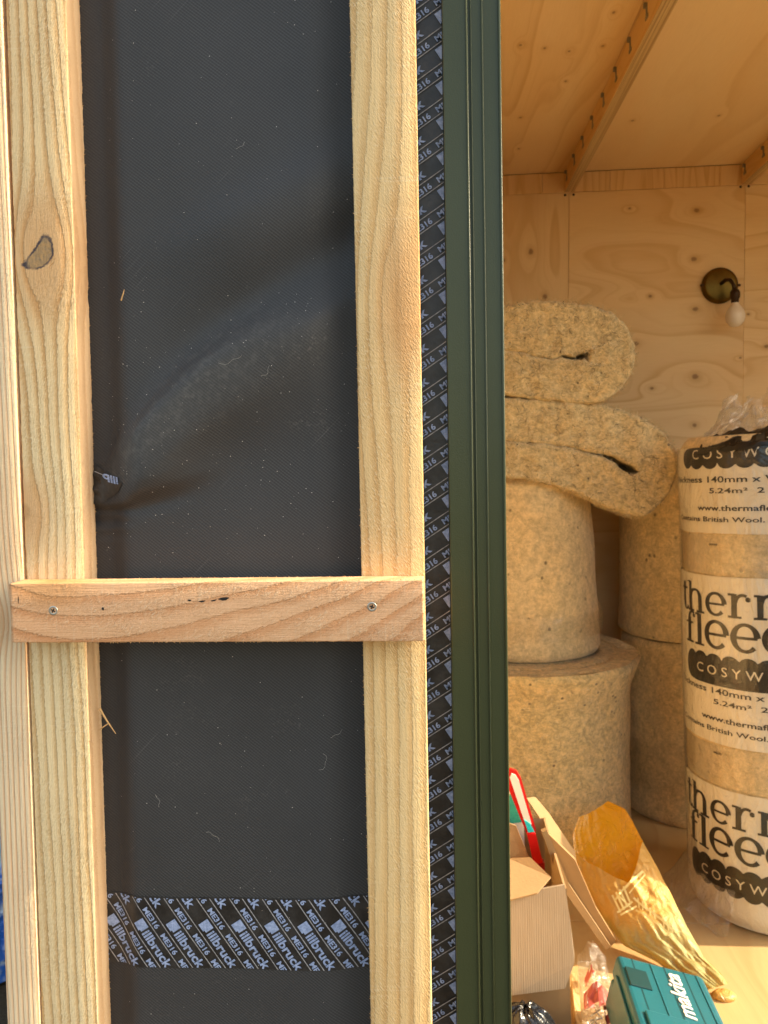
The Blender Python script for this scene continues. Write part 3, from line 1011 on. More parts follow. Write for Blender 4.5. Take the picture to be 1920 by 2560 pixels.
# resin streaks and an old nail hole in the cross batten
for (sx, sz, w, h, a) in ((0.0085, 0.0100, 0.0042, 0.0011, 8), (0.0005, 0.0088, 0.0022, 0.0007, 12), (-0.0085, 0.0082, 0.0026, 0.0006, 5), (-0.0185, 0.0090, 0.0014, 0.0008, 0),
                          (-0.087, 0.0030, 0.0010, 0.0013, 40), (-0.1545, 0.0105, 0.0004, 0.0026, 90)):
    V = [(0, 0, 0)] + [(math.cos(t) * w * (1 + 0.3 * math.sin(3 * t)), 0, math.sin(t) * h * (1 + 0.25 * math.cos(2 * t + sx * 300))) for t in [2 * math.pi * k / 10 for k in range(10)]]
    if a == 90: V = [(x * 1.0, y, z) for x, y, z in V]
    mesh_obj('resin_streak', V, [(0, k + 1, (k + 1) % 10 + 1) for k in range(10)], M['dark_hole'], cross, (sx, -0.01285, sz), False, (0, R_(-a if a < 90 else 0), 0))

# torn fibres standing off the sawn arrises
def torn(parent, edge, count, seed, nrm, ln=0.0016):
    rr = random.Random(seed)
    V, F = [], []
    for _ in range(count):
        l = rr.random()
        p = Vector(edge(l))
        d = (Vector(nrm) + Vector((rr.uniform(-.5, .5), rr.uniform(-.4, .3), rr.uniform(-.9, .9)))).normalized()
        n_ = ln * rr.random() ** 2.2 + 0.0003
        a = Vector((0, 0, 1)) if abs(nrm[0]) > 0.5 else Vector((1, 0, 0))
        w = rr.uniform(0.00018, 0.00042)
        b0 = len(V)
        V += [p - a * w, p + a * w, p + Vector((0, w * 1.4, 0)), p + d * n_]
        F += [(b0, b0 + 1, b0 + 3), (b0 + 1, b0 + 2, b0 + 3), (b0 + 2, b0, b0 + 3)]
    mesh_obj('torn_fibres', V, F, M['splinter'], parent)['kind'] = 'stuff'


torn(stud, lambda l: (0.0235 + 0.0078 * (0.58 + 0.95 * l - 1.05), -0.0012 - 0.0235 * (l * 37 % 1 > 0.8), 0.58 + 0.95 * l), 420, 21, (1, 0, 0))
torn(bat, lambda l: (-0.0246, -0.0246, 0.58 + 0.95 * l), 300, 22, (-1, 0, 0))
torn(cross, lambda l: (-0.160 + 0.32 * l, -0.0118 + 0.022 * (l * 53 % 1 > 0.5), 0.0230), 200, 23, (0, 0, 1), 0.0013)
torn(cross, lambda l: (-0.160 + 0.32 * l, -0.0118, -0.0233), 200, 24, (0, 0, -1), 0.0013)

# splinters and lint
sp = tag(empty('splinter', (-0.2515, -0.006, 1.250)), 'loose matchstick sliver of wood stuck on the upper membrane', 'splinter')
v_, f_ = tube([(0.0022, 0, 0.0065), (0.0, -0.0004, 0.0), (-0.0024, 0, -0.0058)], 0.0006, 6)
mesh_obj('sliver', v_, f_, M['splinter'], sp)
sp = tag(empty('splinter', (-0.2815, -0.014, 0.898)), 'forked orange splinter torn from the edge of the left stud', 'splinter')
v_, f_ = tube([(0.0, 0, 0.0115), (0.0065, -0.001, 0.001), (0.0135, -0.001, -0.0095)], 0.0010, 6, 0.0003)
mesh_obj('long_sliver', v_, f_, M['splinter'], sp)
v_, f_ = tube([(0.0075, 0, -0.001), (0.0035, -0.001, -0.0035), (-0.0008, 0, -0.0068)], 0.0006, 6, 0.0004)
mesh_obj('short_sliver', v_, f_, M['splinter'], sp)

V, F = [], []
r2 = random.Random(3)
for k in range(330):
    x = r2.uniform(-0.276, -0.064)
    z = r2.choice((r2.uniform(0.62, 0.96), r2.uniform(1.03, 1.48), r2.uniform(1.03, 1.25)))
    y = mem_y(x, z) - 0.0004
    s = r2.choice((0.00025, 0.00035, 0.0003, 0.0005))
    b0 = len(V)
    V += [(x - s, y, z), (x, y - s, z - s * 0.3), (x + s, y, z), (x, y - s * 0.5, z + s)]
    F += [(b0, b0 + 1, b0 + 3), (b0 + 1, b0 + 2, b0 + 3), (b0, b0 + 2, b0 + 1)]
for (x, z, L, a, c) in ((-0.131, 1.180, 0.012, 60, 2.0), (-0.085, 0.885, 0.012, 20, 0.5), (-0.095, 0.862, 0.016, 75, 1.2), (-0.19, 0.80, 0.014, 150, 0.4),
                        (-0.16, 1.19, 0.02, 30, 0.4), (-0.235, 0.83, 0.012, 110, 1.6), (-0.15, 1.36, 0.009, 20, 0.8)):
    pts = []
    for i in range(9):
        t = i / 8
        an = R_(a) + 0.6 * c * (t - 0.5) + 0.3 * math.sin(t * 7 + a)
        pts.append((x + L * (t - 0.5) * math.cos(an), mem_y(x, z) - 0.0014, z + L * (t - 0.5) * math.sin(an)))
    v_, f_ = tube(pts, 0.000065, 4)
    b0 = len(V)
    V += v_
    F += [tuple(i + b0 for i in f) for f in f_]
tag(mesh_obj('lint', V, F, M['lint']), 'specks and hairs of pale lint on the black membrane', 'lint', None, 'stuff')

# ------------------------------------------------------------------ door frame
fr = tag(empty('door_frame', (0.032, 0, 0)), 'dark green ridged aluminium door frame upright beside the opening', 'door frame')


def extrude_profile(name, pts, z0, z1, mat, parent, loc=(0, 0, 0), closed=True):
    V, F = [], []
    m = len(pts)
    zs = [z0, z1]
    for z in zs:
        for p in pts: V.append((p[0], p[1], z))
    for k in range(m if closed else m - 1):
        k2 = (k + 1) % m
        F.append((k, k2, m + k2, m + k))
    if closed:
        F.append(tuple(range(m - 1, -1, -1)))
        F.append(tuple(range(m, 2 * m)))
    o = mesh_obj(name, V, F, mat, parent, loc)
    return o


def arc(cx, cy, r, a0, a1, n=8):
    return [(cx + r * math.cos(R_(a0 + (a1 - a0) * i / n)), cy + r * math.sin(R_(a0 + (a1 - a0) * i / n))) for i in range(n + 1)]


X0 = 0.032
body = [(0.0100, 0.075), (0.0100, -0.0185)] + arc(0.0112, -0.0185, 0.0012, 180, 270, 5) + [(0.0292, -0.0197), (0.0295, -0.0182), (0.0303, -0.0182), (0.0306, -0.0190), (0.0520, -0.0190), (0.0520, 0.075)]
body = [(x - X0, y) for x, y in body]
extrude_profile('frame_body', body, 0.0, 2.12, M['green'], fr)


def bead(x0, x1, y, mat=M['green'], r=0.0009):
    pts = [(x0, y + 0.004)] + arc(x0 + r, y + r, r, 180, 270, 6) + arc(x1 - r, y + r, r, 270, 360, 6) + [(x1, y + 0.004)]
    o = extrude_profile('frame_bead', [(a - X0, b) for a, b in pts], 0.0, 2.12, mat, fr)
    o.data.polygons.foreach_set('use_smooth', [len(p.vertices) == 4 for p in o.data.polygons])
    for e in o.data.edges: pass
    return o


bead(0.0272, 0.0290, -0.0209, r=0.0009)
bead(0.0309, 0.0320, -0.0197, r=0.00055)
bead(0.0390, 0.0407, -0.0204, r=0.00085)
bead(0.0519, 0.0541, -0.0206, r=0.0010)

# ------------------------------------------------------------------ ceiling battens with clips
m_bat_side = plywood('ceiling_batten_face', (1, 2, 0), (0.72, 0.51, 0.26), (0.58, 0.35, 0.14), 4.4, 8.0, 9.0, 0.9, (), 0.5)


def edge_ply():
    g = Gx('ply_edge_layers')
    x, y, z, p = g.xyz()
    w = g.noise(g.vec(x * 420.0, y * 1.6, z * 60.0), 1.0, 2.0, 0.5)
    n = g.noise(g.vec(x * 300.0, y * 30.0, z), 1.0, 3.0, 0.65)
    c = g.mix(g.ss(w, 0.36, 0.64), (0.36, 0.235, 0.105), (0.60, 0.43, 0.225))
    c = g.mix(0.5, c, g.mix(n, (0.72, 0.7, 0.66), (1.2, 1.2, 1.2)), 'MULTIPLY')
    return g.done(g.bsdf(c, 0.7, g.bump(n, 0.001), 0.2))


M['ply_edge'] = edge_ply()


def ceiling_batten(label, x_back, ang, clips):
    e = tag(empty('ceiling_batten', (x_back, YB - 0.0035, ZC), (0, 0, R_(ang))), label, 'ceiling batten', 'plywood battens under the ceiling')
    bm = bmesh.new()
    add_box(bm, 0.0, 0.0335, -2.16, 0.0, -0.0705, -0.0006, 0.0008)
    o = bm_obj('batten_body', bm, m_bat_side, e)
    o.data.materials.append(M['ply_edge'])
    for p in o.data.polygons:
        if p.normal.z < -0.5: p.material_index = 1
    for cy in clips:
        bm = bmesh.new()
        add_box(bm, -0.0022, -0.0002, cy - 0.0095, cy + 0.0095, -0.046, -0.038)
        add_box(bm, -0.0026, -0.0003, cy - 0.0035, cy + 0.0035, -0.0375, -0.012)
        add_box(bm, -0.0080, -0.0027, cy - 0.0040, cy + 0.0040, -0.022, -0.012)
        bm_obj('metal_clip', bm, M['clip'], e)
    return e


ceiling_batten('long plywood batten with grey metal clips, nearest the green door frame', 0.4700, 1.05, [-0.045 - 0.137 * k for k in range(15)])
ceiling_batten('plywood batten under the ceiling above the brass wall lamp', 1.0800, 1.05, [-0.030 - 0.145 * k for k in range(14)])

# ------------------------------------------------------------------ wall lamp
lamp = tag(empty('wall_lamp', (1.006, YB - 0.002, 1.735)), 'round brass wall lamp with a bare white bulb hanging down', 'wall lamp')
v_, f_ = lathe([(0.0, 0.020), (0.050, 0.019), (0.0555, 0.017), (0.0575, 0.012), (0.0605, 0.011), (0.0625, 0.006), (0.0625, 0.0)], 48, 'y')
mesh_obj('back_plate', v_, f_, M['brass'], lamp, (0, 0, 0), True)
for s in (-1, 1):
    v_, f_ = lathe([(0.0, 0.008), (0.004, 0.007), (0.005, 0.0), (0.004, -0.004)], 12, 'y')
    mesh_obj('side_screw', v_, f_, M['bronze'], lamp, (s * 0.0615, -0.010, -0.002 * s), True, (0, 0, R_(90 * s)))
v_, f_ = tube([(0.0, -0.018, 0.004), (0.006, -0.045, 0.010), (0.014, -0.066, 0.004), (0.021, -0.074, -0.014), (0.024, -0.076, -0.036)], 0.0065, 10)
mesh_obj('lamp_arm', v_, f_, M['bronze'], lamp, (0, 0, 0), True)
v_, f_ = lathe([(0.0, 0.024), (0.012, 0.022), (0.0165, 0.012), (0.0165, -0.004), (0.0125, -0.010), (0.0125, -0.022), (0.0, -0.022)], 24)
mesh_obj('lamp_holder', v_, f_, M['bronze'], lamp, (0.0255, -0.076, -0.054), True)
v_, f_ = lathe([(0.0115, 0.0), (0.0135, -0.008), (0.0200, -0.017), (0.0270, -0.028), (0.0310, -0.041), (0.0315, -0.052), (0.0280, -0.066), (0.0200, -0.077), (0.0105, -0.083), (0.0, -0.084)], 28)
mesh_obj('bulb', v_, f_, M['bulb'], lamp, (0.0265, -0.076, -0.074), True)


# ------------------------------------------------------------------ wool insulation
def resample(pts, n):
    P = [Vector(p) for p in pts]
    # Catmull-Rom
    out = []
    seg = len(P) - 1
    dense = []
    for i in range(seg):
        p0, p1, p2, p3 = P[max(i - 1, 0)], P[i], P[i + 1], P[min(i + 2, seg)]
        for k in range(24):
            t = k / 24
            dense.append(0.5 * ((2 * p1) + (p2 - p0) * t + (2 * p0 - 5 * p1 + 4 * p2 - p3) * t * t + (3 * p1 - p0 - 3 * p2 + p3) * t ** 3))
    dense.append(P[-1])
    acc = [0.0]
    for a, b in zip(dense, dense[1:]): acc.append(acc[-1] + (b - a).length)
    j = 0
    for i in range(n + 1):
        d = acc[-1] * i / n
        while j < len(acc) - 2 and acc[j + 1] < d: j += 1
        f = (d - acc[j]) / max(1e-9, acc[j + 1] - acc[j])
        out.append(dense[j].lerp(dense[j + 1], f))
    return out


def folded_batt(label, outer, inner, y0, depth, seed, loc):
    """a thick wool slab folded double: outer / inner outlines in (x, z), swept back from the cut end that faces the door"""
    n, m, dd = 150, 16, 10
    O = resample([(x - loc[0], z - loc[2]) for x, z in outer], n)
    I = resample([(x - loc[0], z - loc[2]) for x, z in inner], n)
    V, F = [], []

    def idx(i, k): return i * (m + 1) + k
    for i in range(n + 1):
        for k in range(m + 1):
            f = k / m
            p = O[i].lerp(I[i], f)
            e = 1.0 if k in (0, m) else 0.4
            x, z = p.x, p.y
            jx = 0.0060 * nz(x * 38, z * 38, seed) * e + 0.006 * nz(x * 13, z * 13, seed + 7) * e + 0.0035 * nz(x * 190, z * 190, seed + 3) * e
            jz = 0.0060 * nz(x * 38 + 9, z * 38, seed) * e + 0.0035 * nz(x * 190, z * 190 + 7, seed + 3) * e
            jy = 0.009 * nz(x * 22, z * 22, seed + 1) + 0.0045 * nz(x * 95, z * 95, seed + 2) + (0.006 if k in (0, m) else 0)
            V.append((x + jx, jy, z + jz))
    for i in range(n):
        for k in range(m):
            F.append((idx(i, k), idx(i, k + 1), idx(i + 1, k + 1), idx(i + 1, k)))
    # swept sides
    for side, k in ((O, 0), (I, m)):
        b0 = len(V)
        for d in range(1, dd + 1):
            yy = depth * d / dd
            for i in range(n + 1):
                s0 = V[idx(i, k)]
                V.append((s0[0] + 0.003 * nz(s0[0] * 40, s0[2] * 40, seed + d), yy, s0[2] + 0.003 * nz(s0[0] * 40, s0[2] * 40 + 5, seed + d) ))
        def q(d, i): return idx(i, k) if d == 0 else b0 + (d - 1) * (n + 1) + i
        for d in range(dd):
            for i in range(n):
                f = (q(d, i), q(d, i + 1), q(d + 1, i + 1), q(d + 1, i))
                F.append(f if k == 0 else tuple(reversed(f)))
    o = mesh_obj('wool_batt', V, F, M['wool_face'], None, loc, True)
    tag(o, label, 'insulation batt', 'folded wool batts lying on the standing rolls')
    return o


folded_batt('upper folded wool batt with a rounded right end, lying on top',
            [(-0.15, 1.500), (0.02, 1.530), (0.12, 1.540), (0.185, 1.545), (0.30, 1.551), (0.382, 1.543), (0.455, 1.522), (0.510, 1.478), (0.5315, 1.415), (0.521, 1.352), (0.486, 1.305),
             (0.423, 1.274), (0.30, 1.286), (0.18, 1.304), (0.0, 1.325), (-0.15, 1.330)],
            [(-0.15, 1.4475), (0.02, 1.4440), (0.10, 1.4345), (0.184, 1.4255), (0.285, 1.4000), (0.345, 1.4020), (0.395, 1.409), (0.420, 1.424), (0.4135, 1.405), (0.4110, 1.377), (0.398, 1.389),
             (0.345, 1.3975), (0.285, 1.4010), (0.184, 1.4265), (0.10, 1.4355), (0.02, 1.4450), (-0.15, 1.4490)],
            1.5, 0.52, 2.0, (0.25, 1.48, 1.30))
folded_batt('lower folded wool batt sagging to the right over two rolls',
            [(-0.15, 1.295), (0.0, 1.318), (0.18, 1.300), (0.30, 1.287), (0.402, 1.280), (0.476, 1.262), (0.545, 1.238), (0.600, 1.204), (0.640, 1.150), (0.645, 1.100), (0.625, 1.030), (0.580, 0.982),
             (0.534, 0.970), (0.455, 0.998), (0.379, 1.034), (0.28, 1.067), (0.18, 1.080), (0.0, 1.088), (-0.15, 1.088)],
            [(-0.15, 1.1860), (0.0, 1.1855), (0.18, 1.1805), (0.30, 1.1705), (0.372, 1.1560), (0.430, 1.1425), (0.472, 1.1320), (0.505, 1.116), (0.549, 1.090), (0.538, 1.089), (0.523, 1.083), (0.5175, 1.067),
             (0.503, 1.088), (0.470, 1.1180), (0.430, 1.1400), (0.372, 1.1560), (0.30, 1.1715), (0.18, 1.1815), (0.0, 1.1865), (-0.15, 1.1870)],
            1.5, 0.50, 6.0, (0.25, 1.485, 1.08))


def wool_roll(label, c, r_of_z, z0, z1, mat, seed, lumps=0.006, extra=None):
    e = tag(empty('wool_roll', (c[0], c[1], z0)), label, 'insulation roll', 'wool insulation rolls standing on end')
    n, m = 96, 44
    V, F = [], []
    h = z1 - z0
    prof = []
    for k in range(m + 1):
        prof.append((k / m, 1.0))
    rows = []
    for k in range(m + 1):
        z = h * k / m
        row = []
        edge = min(z, h - z)
        for i in range(n):
            a = 2 * math.pi * i / n
            r = r_of_z(k / m) + lumps * nz(math.cos(a) * 3, math.sin(a) * 3 + seed, z * 7) + 0.0025 * nz(math.cos(a) * 16, math.sin(a) * 16 + seed, z * 55)
            r -= 0.010 * max(0, 1 - edge / 0.012) ** 2
            zz = z + (0.004 * nz(math.cos(a) * 6, math.sin(a) * 6, seed + 4) if k == m else 0)
            row.append(len(V))
            V.append((r * math.cos(a), r * math.sin(a), zz))
        rows.append(row)
    for k in range(m):
        for i in range(n):
            j = (i + 1) % n
            F.append((rows[k][i], rows[k][j], rows[k + 1][j], rows[k + 1][i]))
    side = mesh_obj('wool_side', V, F, mat, e, smooth=True)
    # coiled end: spiral groove
    V, F = [], []
    nr = 40
    R1 = r_of_z(1.0) - 0.008
    for q in range(nr + 1):
        for i in range(n):
            a = 2 * math.pi * i / n
            r = R1 * q / nr
            turn = (r / 0.055 - a / (2 * math.pi)) % 1.0
            groove = -0.010 * math.exp(-(min(turn, 1 - turn) / 0.05) ** 2)
            ex = lumps * nz(math.cos(a) * 3, math.sin(a) * 3 + seed, h * 7) * (q / nr)
            V.append(((r + ex) * math.cos(a), (r + ex) * math.sin(a), h + groove * (1 if q < nr - 1 else 0) + 0.003 * nz(r * 50 * math.cos(a), r * 50 * math.sin(a), seed)))
    for q in range(nr):
        for i in range(n):
            j = (i + 1) % n
            F.append((q * n + i, (q + 1) * n + i, (q + 1) * n + j, q * n + j))
    mesh_obj('coiled_end', V, F, M['wool_lower'], e, smooth=True)
    return e


def wrap_band(parent, r, z0, z1, seed, a0=0.0, a1=360.0, slant=0.0):
    V, F = [], []
    n, m = 90, 8
    for k in range(m + 1):
        for i in range(n + 1):
            a = R_(a0 + (a1 - a0) * i / n)
            rr = r + 0.0015 * nz(math.cos(a) * 9, math.sin(a) * 9, seed + k)
            V.append((rr * math.cos(a), rr * math.sin(a), z0 + (z1 - z0) * k / m + slant * math.cos(a + 0.6) + 0.003 * nz(math.cos(a) * 4, math.sin(a) * 4, seed)))
    for k in range(m):
        for i in range(n):
            b = k * (n + 1) + i
            F.append((b, b + 1, b + n + 2, b + n + 1))
    return mesh_obj('plastic_wrap', V, F, M['film'], parent, smooth=True)


roll_low = wool_roll('widest wool roll on the floor with a flared rim, in front of the box', (0.245, 1.69), lambda t: 0.322 + 0.022 * sstep(0.80, 1.0, t) - 0.010 * math.sin(t * math.pi), 0.0, 0.566, M['wool_lower'], 1.0, 0.008)
roll_up = wool_roll('narrower wool roll standing on the widest roll under the folded batts', (0.25, 1.712), lambda t: 0.232 - 0.030 * t, 0.570, 1.076, M['wool_roll'], 4.0, 0.005)
wrap_band(roll_up, 0.240, 0.055, 0.095, 2.0, slant=0.004)
wrap_band(roll_up, 0.239, 0.098, 0.128, 3.0, slant=-0.003)
roll_bl = wool_roll('lower of the two stacked rolls in the gap left of the printed pack', (0.822, 1.915), lambda t: 0.222 - 0.006 * math.sin(t * math.pi), 0.0, 0.566, M['wool_roll'], 8.0, 0.005)
wrap_band(roll_bl, 0.2265, 0.11, 0.26, 8.0, 170, 300, slant=0.03)
roll_bu = wool_roll('upper of the two stacked rolls in the gap left of the printed pack', (0.818, 1.912), lambda t: 0.226 - 0.004 * math.sin(t * math.pi), 0.571, 1.14, M['wool_roll'], 12.0, 0.005)

# loose fibres standing off the cut edges of the batts
V, F = [], []
r3 = random.Random(11)


def fuzz_line(pts, y, count, ln):
    P = resample(pts, 200)
    for _ in range(count):
        i = r3.randint(0, 198)
        p, d = P[i], (P[i + 1] - P[i]).normalized()
        nrm = Vector((-d.y, d.x))
        a = r3.uniform(-1.1, 1.1)
        q = nrm * math.cos(a) + d * math.sin(a)
        l = ln * r3.uniform(0.3, 1.0)
        yy = y + r3.uniform(-0.012, 0.06)
        cur = r3.uniform(-0.5, 0.5)
        pa = Vector((p.x, yy, p.y))
        pts3 = [pa, pa + Vector((q.x, r3.uniform(-.4, .4), q.y)) * l * 0.5, pa + Vector((q.x + cur * d.x, r3.uniform(-.5, .5), q.y + cur * d.y)) * l]
        v_, f_ = tube(pts3, 0.00035, 3)
        b0 = len(V)
        V.extend(v_)
        F.extend(tuple(k + b0 for k in f) for f in f_)


fuzz_line([(-0.02, 1.530), (0.185, 1.545), (0.30, 1.551), (0.382, 1.543), (0.455, 1.522), (0.510, 1.478), (0.5315, 1.415), (0.521, 1.352), (0.486, 1.305), (0.43, 1.275)], 1.485, 900, 0.017)
fuzz_line([(0.402, 1.280), (0.476, 1.262), (0.545, 1.238), (0.600, 1.204), (0.640, 1.150), (0.645, 1.100), (0.625, 1.030), (0.580, 0.982), (0.534, 0.970), (0.455, 0.998), (0.379, 1.034), (0.28, 1.067), (0.18, 1.080)], 1.49, 1100, 0.015)
# strands lying on the cut faces and hanging off them
midx = [0] * len(F)
for b_ in [o for o in bpy.data.objects if o.name.startswith('wool_batt')]:
    vs_ = b_.data.vertices
    nf = 151 * 17
    for _ in range(1500):
        p = vs_[r3.randrange(nf)].co + b_.location
        a = r3.uniform(0, math.pi)
        l = r3.uniform(0.006, 0.022)
        cv = r3.uniform(-1.2, 1.2)
        pts3 = []
        for k in range(5):
            t = k / 4 - 0.5
            an = a + cv * t
            pts3.append(Vector((p.x + l * t * math.cos(an), p.y - 0.0010 - 0.004 * r3.random() * (k in (0, 4)), p.z + l * t * math.sin(an))))
        v_, f_ = tube(pts3, r3.uniform(0.00025, 0.0006), 3)
        b0 = len(V)
        V.extend(v_)
        F.extend(tuple(k + b0 for k in f) for f in f_)
        midx += [2 if _ % 4 == 0 else 1] * len(f_)
M['strand_pale'] = plain('pale_wool_strand', (0.78, 0.66, 0.44), 0.9)
M['strand_dark'] = plain('dark_wool_strand', (0.11, 0.08, 0.05), 0.9)
tag(mesh_obj('wool_fibres', V, F, None, mats=[M['wool_face'], M['strand_pale'], M['strand_dark']], midx=midx), 'loose wool fibres standing off the edges of the folded batts', 'fibres', None, 'stuff')

# ------------------------------------------------------------------ printed insulation pack
PR = 0.195
PC = (0.832, 1.334)
pack = tag(empty('insulation_pack', (PC[0], PC[1], 0.0), (0, R_(-1.3), 0)), 'tall wool insulation pack in white and clear film with large black printing', 'insulation pack')
TH0 = R_(-124.0)


def pack_r(z):
    H = 1.185
    r = PR
    if z < 0.045: r = PR - 0.030 * (1 - math.sqrt(max(0, 1 - ((0.045 - z) / 0.045) ** 2)))
    if z > H - 0.05: r = PR - 0.05 * (1 - math.sqrt(max(0, 1 - ((z - H + 0.05) / 0.05) ** 2)))
    return r


def pk(u, z, lift):
    a = TH0 + u / PR
    r = pack_r(z) + lift + 0.0022 * nz(math.cos(a) * 4, math.sin(a) * 4, z * 5) + 0.0009 * nz(math.cos(a) * 14, math.sin(a) * 14, z * 10)
    return (r * math.cos(a), r * math.sin(a), z)


def pack_shell(name, z0, z1, lift, mat, n=160, rows=None, wob=0.0):
    m = rows or max(3, int((z1 - z0) / 0.012))
    V, F = [], []
    for k in range(m + 1):
        for i in range(n):
            a = 2 * math.pi * i / n
            u = a * PR
            z = z0 + (z1 - z0) * k / m
            if wob and k in (0, m): z += wob * nz(math.cos(a) * 5, math.sin(a) * 5, z0)
            V.append(pk(u, z, lift))
    for k in range(m):
        for i in range(n):
            j = (i + 1) % n
            F.append((k * n + i, k * n + j, (k + 1) * n + j, (k + 1) * n + i))
    return mesh_obj(name, V, F, mat, pack, smooth=True)


core = pack_shell('wool_core', 0.004, 1.175, -0.003, M['wool_roll'])
tops, fs = [(0, 0, 1.176)], []
for i in range(48):
    a = 2 * math.pi * i / 48
    tops.append((0.172 * math.cos(a), 0.172 * math.sin(a), 1.172))
fs = [(0, i + 1, (i + 1) % 48 + 1) for i in range(48)]
mesh_obj('wool_top', tops, fs, M['wool_lower'], pack)
pack_shell('outer_film', 0.020, 1.150, 0.0042, M['film_wrap'], 220, 90)
pack_shell('clear_band', 0.440, 0.345, 0.0004, M['film'], wob=0.003)
pack_shell('clear_band', 0.944, 0.850, 0.0004, M['film'], wob=0.003)
for z0, z1 in ((0.012, 0.338), (0.445, 0.846), (0.947, 1.150)):
    pack_shell('white_band', z0, z1, 0.0008, M['white_film'], wob=0.0025)


# lettering: slab serif strokes for the big words, built as strips and wrapped round the pack
def strip(pts):
    """pts: (x, y, width) centre line -> quads"""
    V, F = [], []
    n = len(pts)
    for i, (x, y, w) in enumerate(pts):
        a = pts[max(0, i - 1)]
        b = pts[min(n - 1, i + 1)]
        dx, dy = b[0] - a[0], b[1] - a[1]
        l = math.hypot(dx, dy) or 1
        px, py = -dy / l * w / 2, dx / l * w / 2
        V += [(x + px, y + py), (x - px, y - py)]
    for i in range(n - 1): F.append((2 * i, 2 * i + 1, 2 * i + 3, 2 * i + 2))
    return V, F


def ell(cx, cy, rx, ry, a0, a1, w0, w1, n=22):
    out = []
    for i in range(n + 1):
        a = R_(a0 + (a1 - a0) * i / n)
        ww = w0 * abs(math.sin(a)) ** 1.5 + w1 * (1 - abs(math.sin(a)) ** 1.5)
        out.append((cx + rx * math.cos(a), cy + ry * math.sin(a), ww))
    return out


def line(x0, y0, x1, y1, w, n=6):
    return [(x0 + (x1 - x0) * i / n, y0 + (y1 - y0) * i / n, w) for i in range(n + 1)]


S, T = 0.235, 0.095       # stem and hairline
GL = {
    't': (0.62, [line(0.27, 0.22, 0.27, 1.38, S * 0.8), line(0.0, 0.96, 0.60, 0.96, T), ell(0.44, 0.22, 0.17, 0.20, 180, 350, T, S * 0.7, 12)]),
    'h': (1.30, [line(0.25, 0.02, 0.25, 1.52, S), line(0.0, 0.04, 0.52, 0.04, T), line(0.02, 1.50, 0.26, 1.50, T),
                 ell(0.62, 0.62, 0.33, 0.36, 165, 0, T * 1.3, S, 16), line(0.95, 0.62, 0.95, 0.02, S), line(0.70, 0.04, 1.22, 0.04, T)]),
    'e': (1.06, [ell(0.50, 0.50, 0.40, 0.46, 2, 318, T * 1.2, S), line(0.16, 0.50, 0.90, 0.50, T)]),
    'r': (1.02, [line(0.26, 0.02, 0.26, 1.0, S), line(0.0, 0.04, 0.56, 0.04, T), line(0.0, 0.97, 0.27, 0.97, T),
                 ell(0.62, 0.60, 0.30, 0.37, 170, 62, T * 1.3, S * 0.7, 10), ell(0.82, 0.80, 0.045, 0.045, 0, 360, 0.12, 0.12, 12)]),
    'm': (1.86, [line(0.25, 0.02, 0.25, 1.0, S), line(0.0, 0.04, 0.50, 0.04, T), line(0.02, 0.97, 0.26, 0.97, T),
                 ell(0.57, 0.62, 0.29, 0.36, 165, 0, T * 1.3, S, 14), line(0.86, 0.62, 0.86, 0.02, S), line(0.66, 0.04, 1.08, 0.04, T),
                 ell(1.18, 0.62, 0.29, 0.36, 165, 0, T * 1.3, S, 14), line(1.47, 0.62, 1.47, 0.02, S), line(1.26, 0.04, 1.72, 0.04, T)]),
    'a': (1.05, [ell(0.42, 0.66, 0.30, 0.31, 160, 0, T * 1.2, S * .9, 14), line(0.72, 0.68, 0.72, 0.05, S), ell(0.40, 0.28, 0.29, 0.25, 70, 300, T, S, 16), line(0.50, 0.53, 0.72, 0.57, T), line(0.70, 0.04, 0.96, 0.04, T)]),
    'f': (0.66, [line(0.25, 0.02, 0.25, 1.16, S), line(0.0, 0.04, 0.54, 0.04, T), line(0.0, 0.92, 0.54, 0.92, T),
                 ell(0.48, 1.16, 0.23, 0.26, 180, 55, T, S * .8, 10), ell(0.60, 1.27, 0.04, 0.04, 0, 360, 0.11, 0.11, 10)]),
    'l': (0.56, [line(0.26, 0.02, 0.26, 1.42, S), line(0.0, 0.04, 0.52, 0.04, T), line(0.02, 1.40, 0.27, 1.40, T)]),
    'c': (0.98, [ell(0.48, 0.50, 0.39, 0.46, 50, 312, T * 1.2, S), ell(0.72, 0.76, 0.045, 0.045, 0, 360, 0.12, 0.12, 12)]),
}


def slab_word(text, u0, zb, size, squeeze, mat, lift=0.0016):
    V, F = [], []
    x = 0.0
    for ch in text:
        w, strokes = GL[ch]
        for si, st in enumerate(strokes):
            v_, f_ = strip(st)
            if ch in 'fl': v_ = [(a, b * 0.79) for a, b in v_]
            elif ch in 'th': v_ = [(a, b if b < 1 else 1 + (b - 1) * 0.58) for a, b in v_]
            b0 = len(V)
            V += [pk(u0 + (x + a) * size * squeeze, zb + b * size, lift + si * 0.00006) for a, b in v_]
            F += [tuple(i + b0 for i in f) for f in f_]
        x += w
    return mesh_obj('lettering', V, F, mat, pack)


def flat_word(text, u0, zb, height, width, mat, weight=0.012, lift=0.0017):
    pts, fs = word(text, width, height, weight)
    V = [pk(u0 + a, zb + b, lift) for a, b in pts]
    return mesh_obj('lettering', V, fs, mat, pack)


